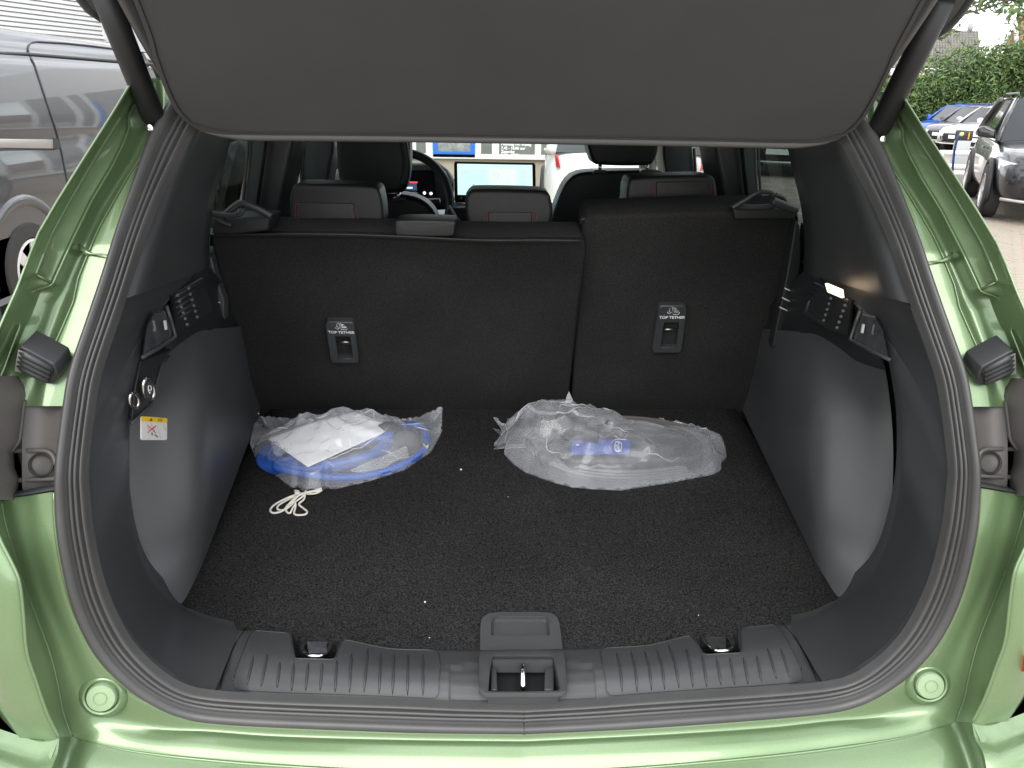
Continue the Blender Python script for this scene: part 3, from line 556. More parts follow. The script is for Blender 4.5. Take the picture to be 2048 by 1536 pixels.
# soft shoulder of the left section and its top roll
v = [PY(x, y, Y) for x, y, Y in [(418, 470, 1.60), (700, 472, 1.60), (1168, 480, 1.60), (1170, 462, 1.70), (1000, 458, 1.76), (700, 456, 1.76), (418, 454, 1.76)]]
rws = [spl([PY(x, y+dy, Y) for x, y in [(420, 472), (560, 470), (700, 471), (830, 476), (960, 482), (1080, 482), (1166, 483)]], 50) for dy, Y in ((3, 1.622), (-1, 1.618), (-4, 1.628), (-8, 1.66), (-12, 1.70), (-16, 1.76), (20, 1.80))]
grid('seat_shoulder', rws, M['leather'], CAR)
tube('seat_piping', rws[1]+np.array([0, -.002, .001]), .0022, M['leather'], CAR, 8)
rws = [spl([PY(x, y+dy, Y) for x, y in [(1162, 446), (1175, 436), (1300, 430), (1450, 427), (1580, 427), (1596, 438)]], 50) for dy, Y in ((2, 1.69), (-2, 1.69), (-5, 1.71), (-8, 1.76), (30, 1.80))]
grid('seat_shoulder', rws, M['leather'], CAR)
# cushions beyond, closing the cabin view
box('rear_cushion', (0, 2.15, .62), (1.26, .55, .22), M['leather'], CAR, b=.05)
# tether plates
def tether(px, Y0, nv, sb):
    # px corners: TL TR BR BL
    c = [PY(q[0], q[1], Y0(q[1])) for q in px]
    ux = (c[1]-c[0]); uy = (c[0]-c[3]); nz = np.cross(ux, uy); nz *= -np.sign(nz[1])/np.linalg.norm(nz)
    cen = (c[0]+c[1]+c[2]+c[3])/4; h = .0
    d0 = ray(*PROJ(cen)); 
    pos = lambda a, b, h=0: (c[3]*(1-a)+c[2]*a)*(1-b)+(c[0]*(1-a)+c[1]*a)*b+nz*h
    def rr(a0, b0, a1, b1, r, h, n=4):
        o = []
        for cx, cy, t0 in ((a1-r, b1-r, 0), (a0+r, b1-r, 90), (a0+r, b0+r, 180), (a1-r, b0+r, 270)):
            for k in range(n+1): t = rad(t0+90*k/n); o.append(pos(cx+r*math.cos(t), cy+r*math.sin(t)*.8, h))
        return o
    o_, i_ = rr(0, 0, 1, 1, .12, .004), rr(.27, .12, .80, .66, .04, .004)
    v, f = grid_vf([[p-nz*.026 for p in o_], [p-nz*.001 for p in o_], [p*.97+cen*.03+nz*.001 for p in o_], i_, [p-nz*.019 for p in i_]], True)
    n = len(i_); f.append(tuple(range(4*n, 5*n)))
    P = obj('tether_plate', v, f, [M['trim_gloss'], M['black']], CAR, True, [0]*(len(f)-1)+[1]); P.modifiers.new('es', 'EDGE_SPLIT').split_angle = rad(35)
    w = np.linalg.norm(ux); wp = M['white_print']
    text('lettering', 'TOP TETHER', w*.158, pos(.52, .755), ux, uy, wp, P, bold=w*.0045, lift=.0062)
    def ln(pts, r=.018): tube('tether_symbol', [pos(a, b, .0062) for a, b in pts], w*r, wp, P, 5, sq=.25)
    ln([(.40, .84), (.40, .93)]); ln([(.37, .885), (.43, .885)]); ln([(.33, .865), (.36, .835), (.40, .825), (.44, .835), (.47, .865)], .02)
    ln([(.40, .93), (.44, .965), (.475, .97)], .012)
    ln([(.475, .965), (.53, .82), (.73, .82), (.75, .86)]); ln([(.53, .955), (.565, .865), (.70, .865)], .026); ln([(.575, .945), (.60, .89), (.72, .885)], .026); ln([(.61, .93), (.66, .92)], .02); ln([(.75, .86), (.62, .86)], .012)
    tube('tether_bar', [pos(.27, .46, -.006), pos(.80, .46, -.006)], .0025, M['steel'], P, 8)
    slab('tether_tab', [pos(a, b, -.012) for a, b in ((.46, .44), (.80, .44), (.80, .36), (.46, .36))], -nz*.004, M['trim'], P)
    tube('tether_bar', [pos(.29, .125, .003), pos(.80, .125, .003)], .0012, M['trim'], P, 6)
tether([(650, 639), (708, 640), (720, 726), (663, 726)], lambda y: 1.86-.24*(830-y)/390-.020, nL, sbL)
tether([(1317, 607), (1374, 607), (1362, 706), (1302, 706)], lambda y: 1.86-.18*(830-y)/390-.020, nR, sbR)
# pale wedge between the seat backs comes further down
# ================================================================== headrests and cabin
def pslab(name, px, Y, d, m, b=.0, n=None, parent=CAR, seg=4):
    pts = [PY(x, y, Y) for x, y in px]
    if n: pts = list(spl(pts, n, False, True))
    return slab(name, pts, (0, d, 0), m, parent, b, seg)
def headrest(px, Y, warm, seams, d=.10, label=None):
    h = pslab('headrest', px, Y, d, M['leather'], .034, 48, seg=6)
    if warm:
        pslab('headrest_panel', warm, Y-.0035, .010, M['leather_warm'], .002, None, h)
        L_ = []
        for (x0, y0, x1, y1) in seams:
            for k in range(9):
                a, b = (k+.12)/9, (k+.8)/9
                L_.append(tube_vf([PY(x0+(x1-x0)*t, y0+(y1-y0)*t, Y-.0045) for t in (a, b)], .0006, 5))
        obj('stitching', *join_vf(L_), M['stitch'], h, True)['kind'] = 'stuff'
    return h
headrest([(578, 400), (584, 376), (600, 368), (740, 371), (758, 380), (766, 420), (764, 452), (735, 460), (596, 460), (580, 436)], 1.72, [(593, 405), (706, 407), (713, 457), (594, 457)], [(591, 406, 592, 456), (595, 406, 596, 456), (704, 408, 709, 456), (714, 406, 718, 454)])
headrest([(930, 405), (937, 386), (960, 379), (1084, 382), (1100, 392), (1106, 425), (1098, 452), (1078, 463), (962, 461), (936, 446)], 1.73, [(977, 424), (1064, 425), (1062, 463), (978, 462)], [(968, 425, 970, 460), (974, 425, 976, 462), (1065, 425, 1064, 462), (1073, 425, 1070, 460)])
headrest([(1254, 395), (1258, 364), (1275, 354), (1415, 351), (1430, 360), (1435, 395), (1428, 419), (1330, 422), (1258, 421)], 1.78, [(1313, 364), (1421, 362), (1423, 411), (1313, 412)], [(1305, 366, 1306, 410), (1311, 366, 1312, 412), (1422, 362, 1424, 410), (1428, 366, 1429, 408)])
for x, y, Y in ((1300, 424, 1.82), (1395, 424, 1.82), (610, 462, 1.76), (730, 462, 1.76), (985, 464, 1.77), (1060, 464, 1.77)):
    tube('headrest_post', [PY(x, y-6, Y), PY(x, y+10, Y)], .006, M['chrome'], CAR, 8)
pslab('belt_guide', [(790, 452), (800, 441), (905, 442), (910, 450), (908, 468), (895, 474), (800, 473), (790, 466)], 1.62, .09, M['leather'], .008, 40)
pslab('belt_guide_slot', [(808, 443), (897, 444), (895, 446), (810, 445)], 1.617, .01, M['trim_gloss'])
# front seats
headrest([(673, 320), (674, 240), (700, 225), (800, 228), (816, 250), (820, 310), (815, 365), (800, 386), (690, 386), (678, 360)], 2.42, None, [], .11)
tube('headrest_side', spl([PY(x, y, 2.41) for x, y in [(803, 262), (810, 300), (814, 340), (806, 372)]], 16), .012, M['leather'], CAR, 8)
pslab('front_seat_back', [(640, 520), (645, 440), (665, 402), (700, 390), (790, 388), (840, 399), (866, 420), (880, 455), (886, 520)], 2.52, .12, M['leather'], .02, 60)
tube('seat_piping', spl([PY(x, y, 2.512) for x, y in [(790, 389), (835, 398), (862, 418), (876, 450), (882, 480)]], 24), .005, M['leather_warm'], CAR, 8)
headrest([(1176, 290), (1178, 250), (1195, 235), (1300, 237), (1316, 255), (1317, 295), (1311, 318), (1295, 331), (1198, 330), (1184, 318)], 2.42, None, [], .11)
pslab('front_seat_back', [(1088, 520), (1100, 450), (1118, 395), (1135, 362), (1160, 346), (1220, 342), (1300, 342), (1340, 350), (1365, 372), (1385, 440), (1392, 520)], 2.52, .12, M['leather'], .02, 60)
for x in (1200, 1295, 797, 700):
    yb = 332 if x > 1000 else 388
    tube('headrest_post', [PY(x, yb-8, 2.5), PY(x, yb+14, 2.5)], .006, M['chrome'], CAR, 8); pslab('post_collar', [(x-12, yb+8), (x+12, yb+8), (x+14, yb+16), (x-14, yb+16)], 2.49, .04, M['trim_gloss'], .003)
# dash, wheel, screens
wc = PY(806, 405, 2.95)
ring = [wc+np.array([.176*math.cos(t), .05*math.sin(t), .176*math.sin(t)]) for t in np.linspace(0, 2*math.pi, 64, endpoint=False)]
SW = tube('steering_wheel', ring, .0165, M['leather'], CAR, 12, True)
pslab('wheel_hub', [(775, 385), (835, 385), (845, 430), (806, 455), (768, 430)], 2.96, .03, M['trim_gloss'], .008, None, SW)
tube('wheel_spoke', [PY(835, 408, 2.96), PY(880, 404, 2.95)], [.02, .014], M['trim_gloss'], SW, 8)
tube('wheel_spoke', [PY(806, 440, 2.96), PY(806, 492, 2.95)], [.02, .014], M['trim_gloss'], SW, 8)
box('dashboard', (0, 3.40, .90), (1.44, .46, .36), M['trim'], CAR, b=.05, seg=4)
pslab('cluster_hood', [(640, 352), (665, 343), (700, 330), (800, 326), (865, 326), (905, 352), (908, 380), (900, 420), (700, 430), (640, 400)], 3.16, .10, M['trim'], .02, None)
CL = pslab('cluster_screen', [(770, 342), (868, 340), (872, 392), (770, 394)], 3.15, .012, mat('cluster_black', (.008, .009, .012), .15), .0)
pslab('cluster_graphic', [(815, 363), (835, 363.5), (835, 366), (815, 365.5)], 3.1475, .001, glow('red_line', (.9, .06, .08), .9), 0, None, CL)
pslab('cluster_graphic', [(807, 374), (825, 374), (825, 377), (807, 376.5)], 3.1475, .001, glow('white_line', (.8, .85, .9), .9), 0, None, CL)
pslab('cluster_graphic', [(833, 366), (834, 381), (812, 380), (812, 366)], 3.1485, .001, glow('blue_tile', (.05, .09, .16), .5), 0, None, CL)
for x, y in ((849, 386), (862, 387)): lathe('cluster_lamp', [(.006, 0), (0, .001)], PY(x, y, 3.1465), (0, -1, 0), glow('white_dot', (1, 1, 1), .9), CL, 12)
TS = pslab('touch_screen', [(910, 323), (1068, 326), (1071, 330), (1072, 404), (1068, 408), (912, 405), (909, 401), (908, 327)], 3.0, .016, M['black'], .002)
disp = [(914.5, 327.5), (1064.5, 330), (1065.5, 392), (915.5, 389.5)]
dq = [PY(*q, 2.997) for q in disp]
def dsp(a, b, h=.0): return (dq[3]*(1-a)+dq[2]*a)*(1-b)+(dq[0]*(1-a)+dq[1]*a)*b+np.array([0, -h, 0])
DS = poly('display', [dsp(0, 0), dsp(1, 0), dsp(1, 1), dsp(0, 1)], glow('display_glow', (.60, .90, .90), .62), TS)
def dpoly(a0, b0, a1, b1, m, h=.0006): return poly('display_tile', [dsp(a0, b0, h), dsp(a1, b0, h), dsp(a1, b1, h), dsp(a0, b1, h)], m, TS)
w1, w2, g1, bl1, ye = glow('tile_a', (.66, .96, .95), .66), glow('tile_b', (.55, .84, .86), .62), glow('tile_g', (.36, .58, .60), .6), glow('tile_blue', (.10, .42, .62), .6), glow('tile_yellow', (.85, .78, .25), .6)
dpoly(.01, .02, .40, .84, w2); dpoly(.43, .48, .78, .86, w1); dpoly(.43, .05, .78, .44, w1)
dpoly(.08, .70, .16, .72, g1, .001); dpoly(.57, .72, .625, .76, ye, .001); dpoly(.58, .58, .61, .595, g1, .001); dpoly(.65, .58, .68, .595, g1, .001); dpoly(.03, .80, .05, .84, ye, .001)
dpoly(.83, .62, .93, .635, g1, .001); dpoly(.84, .36, .92, .37, g1, .001); dpoly(.06, .93, .12, .945, g1, .001); dpoly(.92, .93, .96, .945, g1, .001)
def dring(a, b, r, m, wd=.0012): tube('display_icon', [dsp(a+r*math.cos(t)*.42, b+r*math.sin(t), .0012) for t in np.linspace(0, 2*math.pi, 22, endpoint=False)], wd, m, TS, 5, True)
dring(.88, .76, .07, g1); dring(.88, .47, .07, g1); dring(.51, .64, .10, g1); dring(.51, .22, .08, g1); dring(.225, .27, .045, bl1, .0022)
tube('display_icon', [dsp(.205, .34, .0012), dsp(.215, .31, .0012)], .003, bl1, TS, 5)
for pts in ([(.13, .45), (.17, .52), (.19, .60)], [(.19, .60), (.25, .62), (.30, .58)], [(.30, .58), (.32, .50), (.29, .45)], [(.24, .46), (.22, .43)]): tube('display_route', [dsp(*p, .001) for p in pts], .0007, g1, TS, 4)
text('note_symbol', 'd', .012, PY(922, 396, 2.997), (1, 0, 0), (0, 0, 1), M['white_print'], TS, lift=.001)
tube('screen_stand', [PY(900, 402, 3.02), PY(915, 410, 3.01), PY(940, 413, 3.01)], .010, M['alloy'], CAR, 8)
pslab('centre_console', [(895, 415), (960, 415), (975, 480), (880, 480)], 2.9, .3, M['trim_dark'], .01)
tube('console_edge', [PY(898, 412, 2.88), PY(915, 440, 2.85), PY(930, 455, 2.8)], .006, M['trim_gloss'], CAR, 8)
tube('dash_edge', [PY(868, 322, 3.2), PY(895, 342, 3.15), PY(906, 360, 3.05), PY(903, 385, 3.0)], .006, M['trim_gloss'], CAR, 8)

# ================================================================== shell: pillars, doors, glass, roof, bonnet, wheels
both(pslab('rear_pillar', [(499, 240), (590, 240), (586, 290), (575, 345), (560, 420), (554, 470), (484, 470), (488, 400), (494, 330)], 1.95, .16, M['trim'], .012))
both(tube('pillar_bead', [PY(x, y, 1.945) for x, y in [(498, 262), (493, 330), (487, 395), (484, 420)]], .0035, M['rubber'], CAR, 8))
both(tube('belt_webbing', [PY(x, y, 1.93) for x, y in [(535, 262), (524, 340), (513, 420), (508, 460)]], .016, M['trim_dark'], CAR, 8, sq=.2))
both(pslab('centre_pillar', [(612, 235), (668, 235), (668, 300), (655, 370), (640, 420), (625, 470), (606, 470), (600, 330)], 2.62, .14, M['trim'], .012))
both(tube('pillar_bead', [PY(x, y, 2.61) for x, y in [(604, 285), (600, 330), (605, 380), (608, 430)]], .005, M['rubber'], CAR, 8))
both(box('door_panel', (-.79, 2.75, .68), (.14, 2.0, .80), M['trim'], CAR, b=.03))

def xoff(Y, Z, px=-45):                                   # outer skin starts just outside the picture's edge
    lo, hi = -1.2, -.3
    for _ in range(40):
        m = (lo+hi)/2
        if PROJ((m, Y, Z))[0] < px: lo = m
        else: hi = m
    return lo
skin = []; skin_z = [.22, .30, .45, .60, .75, .88, .98, 1.03, 1.06]
for z in skin_z:
    Y0 = ap(z)-.03; X0 = max(-.80, xoff(Y0, z)); wd = float(np.interp(z, [.22, .45, .75, .98, 1.03, 1.06], [.88, .93, .935, .92, .90, .87]))
    skin.append([np.array(q) for q in [(X0, Y0, z), ((X0-wd)/2-.03, Y0+.07, z), (-wd+.015, Y0+.22, z), (-wd, Y0+.45, z), (-wd, 1.9, z), (-wd, 2.6, z), (-wd, 3.4, z), (-wd+.01, 4.1, z), (-wd+.05, 4.5, z), (-wd+.16, 4.64, z)]])
top_ = skin[-1]; skin.append([q*np.array([1, 1, 0])+np.array([.03+.05*min(1, max(0, q[1]-1.1)), 0, 1.085]) for q in top_]); skin.append([np.array([min(-.66, max(q[0], -.76)+.04), q[1], 1.10]) for q in top_])
both(grid('side_panel', skin, M['paint'], CAR, thick=.004))
for x in (-.905, .905):
    for y in (1.28, 3.98):
        obj('wheel_arch', *lathe_vf([(0, 0), (.39, 0)], (x*1.036, y, .36), (1 if x > 0 else -1, 0, 0), 28), M['black'], CAR)
ends = [bp0[0]+np.array([0, y, z]) for y, z in ((0, 0), (-.03, -.012), (-.065, -.035), (-.085, -.08), (-.09, -.2), (-.05, -.42))]
cr_ = []
for q in ends:
    z = max(.22, q[2]); Y0 = ap(z)-.03; X0 = max(-.80, xoff(Y0, z)); f_ = np.array([X0, Y0, z]); cr_.append([q, q*.7+f_*.3+np.array([0, -.012, 0]), q*.35+f_*.65+np.array([-.004, -.012, 0]), f_, f_+np.array([-.01, .03, 0])])
both(grid('bumper_side', cr_, M['paint'], CAR))
for x in (-1,): pass
both(box('rear_quarter', (-.80, 1.48, .62), (.20, .85, .72), M['trim_dark'], CAR))
both(box('side_rail', (-.565, 2.55, 1.625), (.10, 2.3, .06), M['paint'], CAR, b=.02))
both(box('leak_filler', (-.70, 1.40, .95), (.02, .80, .66), M['trim_dark'], CAR)); both(box('window_ledge', (-.745, 1.90, .98), (.10, .75, .42), M['trim_dark'], CAR, b=.02))  # dark inner sheet added to block light leaking past the side trim
both(obj('quarter_glass', [(-.695, 1.57, 1.12), (-.735, 2.12, 1.12), (-.60, 2.10, 1.62), (-.575, 1.66, 1.62)], [(0, 1, 2, 3)], M['privacy'], CAR))
both(obj('rear_door_glass', [(-.73, 2.13, 1.08), (-.745, 2.66, 1.08), (-.61, 2.64, 1.60), (-.60, 2.12, 1.60)], [(0, 1, 2, 3)], M['privacy'], CAR))
both(obj('front_door_glass', [(-.745, 2.70, 1.08), (-.75, 3.60, 1.08), (-.61, 3.20, 1.60), (-.61, 2.68, 1.60)], [(0, 1, 2, 3)], M['door_glass'], CAR))
both(tube('front_pillar', [(-.60, 3.12, 1.63), (-.66, 3.40, 1.40), (-.73, 3.78, 1.10)], .04, M['trim'], CAR, 10))
both(slab('door_mirror', [(-.80, 3.35, 1.02), (-1.0, 3.36, 1.04), (-1.02, 3.37, 1.16), (-.96, 3.37, 1.20), (-.82, 3.36, 1.17)], (0, .10, 0), M['paint'], CAR, .02, 3))
both(slab('mirror_glass', [(-.82, 3.345, 1.04), (-.98, 3.345, 1.06), (-1.0, 3.345, 1.15), (-.95, 3.345, 1.18), (-.83, 3.345, 1.15)], (0, .004, 0), M['chrome'], CAR))
grid('windscreen', [[np.array([x, 3.10+.70*t+.0*x-.12*(x/.7)**2*t, 1.635-.55*t]) for x in np.linspace(-.62-.09*t, .62+.09*t, 9)] for t in np.linspace(0, 1, 6)], M['windscreen'], CAR)
grid('roof', [[np.array([x, y, 1.655+.025*(1-(x/.58)**2)-.03*((y-2.2)/.9)**2]) for x in np.linspace(-.56, .56, 11)] for y in np.linspace(1.40, 3.10, 9)], M['paint'], CAR, thick=.02)
grid('headliner', [[np.array([x, y, 1.60+.02*(1-(x/.58)**2)-.02*((y-2.2)/.9)**2]) for x in np.linspace(-.56, .56, 11)] for y in np.linspace(1.42, 3.08, 9)], M['tonneau'], CAR, thick=.01)
grid('bonnet', [[np.array([x, y, z-.05*(x/.85)**2]) for x in np.linspace(-.85, .85, 11)] for y, z in [(3.75, 1.075), (4.0, 1.065), (4.3, 1.03), (4.55, .97), (4.66, .85), (4.68, .45)]], M['paint'], CAR, sub=1)
box('cabin_floor', (0, 2.75, .33), (1.5, 3.6, .05), M['trim_dark'], CAR)
for x in (-.855, .855):
    for y in (1.28, 3.98):
        lathe('wheel', [(.20, -.11), (.33, -.11), (.345, -.08), (.345, .08), (.33, .11), (.23, .11), (.21, .09), (.08, .08), (0, .085)], (x, y, .345), (1 if x > 0 else -1, 0, 0), M['tyre'], CAR, 32)
# belt-end guides at the seat shoulders
def tb(pts, Y, r, m=None, sq=1.0): return tube('belt_guide_arm', spl([PY(x, y, Y) for x, y in pts], 24), r, m or M['trim_gloss'], CAR, 8, sq=sq)
tb([(432, 441), (450, 430), (472, 412), (485, 407), (515, 418), (543, 433)], 1.60, .0075); tb([(422, 427), (455, 431), (478, 428), (486, 418)], 1.59, .006); tb([(430, 436), (448, 446), (462, 451)], 1.595, .005)
pslab('belt_guide', [(424, 440), (440, 436), (500, 434), (540, 433), (536, 462), (470, 470), (424, 470)], 1.61, .10, M['trim_dark'], .006)
tb([(1464, 416), (1490, 401), (1515, 386), (1535, 384), (1546, 388), (1546, 394)], 1.64, .0055); tb([(1551, 390), (1566, 397), (1571, 406)], 1.64, .0055); tb([(1545, 402), (1570, 412), (1594, 421)], 1.62, .009); tb([(1472, 413), (1510, 415), (1548, 412)], 1.65, .006)
pslab('belt_guide', [(1466, 417), (1560, 414), (1592, 424), (1590, 440), (1470, 440)], 1.66, .10, M['trim_dark'], .006)
# seat-side belts with three bright marks
pslab('belt_cover', [(405, 520), (422, 515), (434, 560), (448, 600), (449, 640), (440, 650), (425, 610)], 1.64, .03, M['trim'], .003)
pslab('belt_cover', [(1592, 440), (1600, 450), (1602, 520), (1588, 610), (1570, 665), (1548, 700), (1545, 690), (1570, 570)], 1.655, .03, M['trim_dark'], .003)
lt = mat('pale_mark', (.5, .5, .48), .5)
for a, b in (((415, 572), (428, 566)), ((419, 592), (434, 585)), ((427, 609), (440, 604))): tube('belt_mark', [PY(*a, 1.635), PY(*b, 1.635)], .0016, lt, CAR, 6)
for a, b in (((1569, 576), (1590, 586)), ((1564, 595), (1586, 606)), ((1559, 614), (1582, 625))): tube('belt_mark', [PY(*a, 1.65), PY(*b, 1.65)], .0016, lt, CAR, 6)
# lit boot lamp in the right grille
lm = slab('boot_lamp', [PY(x, y, Y) for x, y, Y in [(1650, 567, 1.30), (1681, 580, 1.22), (1683, 596, 1.22), (1655, 584, 1.30)]], (.006, .003, 0), glow('lamp_lens', (1.0, .74, .50), 1.5), CAR)

# ================================================================== raised tailgate with its load cover
B0 = np.array([0, 1.2, 1.484]); VU = np.array([0, -.726, .688]); NV = np.array([0, .688, .726])
def TG(x, s, h=0): return B0+np.array([x, 0, 0])+VU*s+NV*h
half = [(.0, .003), (.15, .003), (.30, .002), (.40, .001), (.44, .004), (.462, .011), (.478, .024), (.487, .040), (.491, .062), (.490, .10), (.484, .155), (.473, .25), (.44, .8)]
outl = [(-x, s) for x, s in half[::-1]]+half[1:]
o2 = spl([TG(x, s+.012*0) for x, s in outl], 140)
cv = slab('load_cover', list(o2), NV*.008, M['tonneau'], CAR)
hm_ = spl([TG(x, s) for x, s in outl if s < .045], 120); tube('cover_hem', hm_+NV*.003, np.concatenate([np.linspace(.001, .0066, 12), np.full(96, .0066), np.linspace(.0066, .001, 12)]), M['hem'], cv, 10)
tube('cover_seam', spl([TG(x*.985, s+.014 if s < .02 else s+.004, -.0012) for x, s in outl], 140), .0008, M['trim_dark'], cv, 6)
TGATE = slab('tailgate', list(spl([TG(x, s, .07) for x, s in [(-.55, .9), (-.572, .5), (-.579, .3), (-.579, .19), (-.575, .158), (-.563, .143), (-.545, .137), (-.523, .132), (-.520, .06), (-.49, .02), (-.44, .0), (.44, .0), (.49, .02), (.520, .06), (.523, .132), (.545, .137), (.563, .143), (.575, .158), (.579, .19), (.579, .3), (.572, .5), (.55, .9)]], 120)), NV*.07, M['trim'], CAR)
both(tube('tailgate_edge', spl([TG(x, s, .075) for x, s in [(-.55, .9), (-.572, .5), (-.579, .3), (-.579, .19), (-.575, .158), (-.563, .143)]], 40), .008, M['trim_gloss'], CAR, 10))
both(tube('tailgate_trim', spl([TG(x, s, .045) for x, s in [(-.475, .03), (-.495, .10), (-.50, .25), (-.50, .45), (-.50, .8)]], 40), .016, M['trim'], CAR, 10))
stA, stB = PA(300, 238, .03), TG(-.575, .62, .02)
stv = PA(309, 240, -.01); top = PY(197, -40, 1.10)
sa = np.array(stv); sb = np.array(top); 
both(tube('gas_strut', [sa+(sb-sa)*t for t in (0, .012, .03, .5, 1.0)], [.011, .015, .0168, .0168, .0168], M['trim_dark'], CAR, 18))
both(tube('strut_end', [sa+(sb-sa)*-.02, sa+np.array([.004, .02, -.03]), sa+np.array([.006, .03, -.06])], [.013, .012, .006], M['trim_gloss'], CAR, 10))
both(lathe('strut_pin', [(.004, 0), (.004, .012), (0, .013)], sa+np.array([.0, -.015, -.012]), (.2, -1, .2), M['chrome'], CAR, 12))
# ================================================================== loose things in the boot
pslab('seat_gap_wedge', [(1137, 781), (1146, 801), (1141, 806), (1130, 806)], 1.835, .01, mat('pale_wedge', (.55, .55, .50), .6))  # small pale wedge set in the gap between the seat backs
def crumple(x, y, seed, sc, w):                           # sharp-edged facets
    rg = np.random.RandomState(seed); pts = rg.rand(260, 2)*1.2-.1
    q = np.stack([x*sc, y*sc], -1) % 1.0
    d = np.linalg.norm(q[..., None, :]-pts[None, None], axis=-1); d.sort(-1); h = rg.rand()
    return np.clip(1-(d[..., 1]-d[..., 0])/w, 0, 1)
def bag_mesh(px, hpx, bumps, seed, amp, rim, nr=46, na=220):
    O = spl([PF(x, y, h) for x, y, h in px], na, True, True); c = PF(*hpx); rows = []
    R = np.linspace(1, 0.02, nr)
    P = np.array([[c*(1-r)+o*r for o in O] for r in R]); bx = P[..., 0]; by = P[..., 1]
    base = np.array([fz(v) for v in by.ravel()]).reshape(by.shape)
    H = np.zeros_like(bx)
    for x, y, s1, s2, ang, h in bumps:
        q = PF(x, y, h*.7); ca, sa = math.cos(ang), math.sin(ang); u = ((bx-q[0])*ca+(by-q[1])*sa)/s1; v = (-(bx-q[0])*sa+(by-q[1])*ca)/s2
        H = np.maximum(H, h*np.clip(1.25-.55*(u*u+v*v)**1.0, 0, 1))
    env = (1-R[:, None]**12)**.6
    H = H*np.clip(env*1.35, 0, 1)
    # creases: long straight ridges plus small facets
    rg = np.random.RandomState(seed); cr = np.zeros_like(bx)
    for _ in range(46):
        i = rg.randint(na); j = rg.randint(5, nr); p = P[j, i]; a = rg.rand()*math.pi; L = .05+.12*rg.rand(); dx, dy = bx-p[0], by-p[1]
        u = dx*math.cos(a)+dy*math.sin(a); v = -dx*math.sin(a)+dy*math.cos(a)
        cr += (rg.rand()*1.6-.5)*np.clip(1-np.abs(v)/(.007+.014*rg.rand()), 0, 1)*np.clip(1-(u/L)**2, 0, 1)
    f = crumple(bx, by, seed, .9, .09)*.9+crumple(bx+.3, by, seed+1, 1.7, .12)*.22
    Z0 = P[..., 2]-base
    Z = base+np.maximum(Z0*R[:, None]**6, 0)+H+amp*(cr+f-.3)*np.clip(1.2-R[:, None]**8, .35, 1)*(.3+H/.06)
    P[..., 2] = np.maximum(Z, base+.002)
    w = np.sin(np.arange(na)*1.7+seed)*.003+np.sin(np.arange(na)*.61)*.004
    P[0, :, 2] += np.abs(w)*1.0
    return P
def bag(name, loc, label, *a, **k):
    B = empty(name, loc, label, 'plastic bag', 'clear plastic bags on the boot floor')
    P = bag_mesh(*a, **k); grid('film', list(P), M['film'], B, True)
    Q = P.copy(); cz = np.array([fz(v) for v in Q[..., 1].ravel()]).reshape(Q.shape[:2]); Q[..., 2] = cz+(Q[..., 2]-cz)*.10+.0015
    grid('film_underside', list(Q), M['film_low'], B, True)
    rg = np.random.RandomState(k.get('seed', a[3])+40); nr, na = P.shape[:2]
    for _ in range(20):                                   # doubled-over creases in the film
        j, i = rg.uniform(2, nr*.75), rg.uniform(0, na); dj, di = rg.uniform(-.9, .9), rg.uniform(-1.6, 1.6); pts = []
        for q in range(rg.randint(10, 26)):
            if q % 9 == 8: dj += rg.uniform(-.5, .5); di += rg.uniform(-.7, .7)
            j += dj; i += di
            if not 1 < j < nr-6: break
            j0, i0 = int(j), int(i) % na; u, w = j-int(j), i-math.floor(i)
            p = (P[j0, i0]*(1-u)+P[j0+1, i0]*u)*(1-w)+(P[j0, (i0+1) % na]*(1-u)+P[j0+1, (i0+1) % na]*u)*w; pts.append(p+np.array([0, 0, .0008]))
        if len(pts) > 5: n_ = len(pts); tube('film_fold', pts, [  .0002+.0010*math.sin(math.pi*(q+.5)/n_)*rg.uniform(.5, 1.1) for q in range(n_)], M['fold'], B, 5)
    return B, P
# ---- left bag
lo = [(505, 862, .012), (512, 846, .02), (522, 834, .045), (560, 838, .02), (640, 842, .02), (720, 842, .02), (790, 842, .02), (838, 836, .03), (860, 826, .05), (885, 815, .065), (884, 850, .02), (879, 876, 0), (862, 906, 0), (810, 942, 0), (740, 964, 0), (690, 976, 0), (668, 981, 0), (652, 974, .004), (640, 980, .012), (612, 982, .012), (596, 972, .004), (584, 978, .0), (560, 960, 0), (540, 942, 0), (510, 915, 0), (500, 890, 0)]
bumpsL = [(640, 905, .17, .085, .0, .062), (790, 885, .10, .07, .3, .045), (690, 868, .15, .08, 0, .086), (620, 890, .12, .07, 0, .074), (560, 895, .07, .07, 0, .055)]
BL, PL = bag('plastic_bag', tuple(PF(690, 910)), 'clear drawstring bag holding the coiled blue cable', lo, (680, 915), bumpsL, 3, .0046, 0)
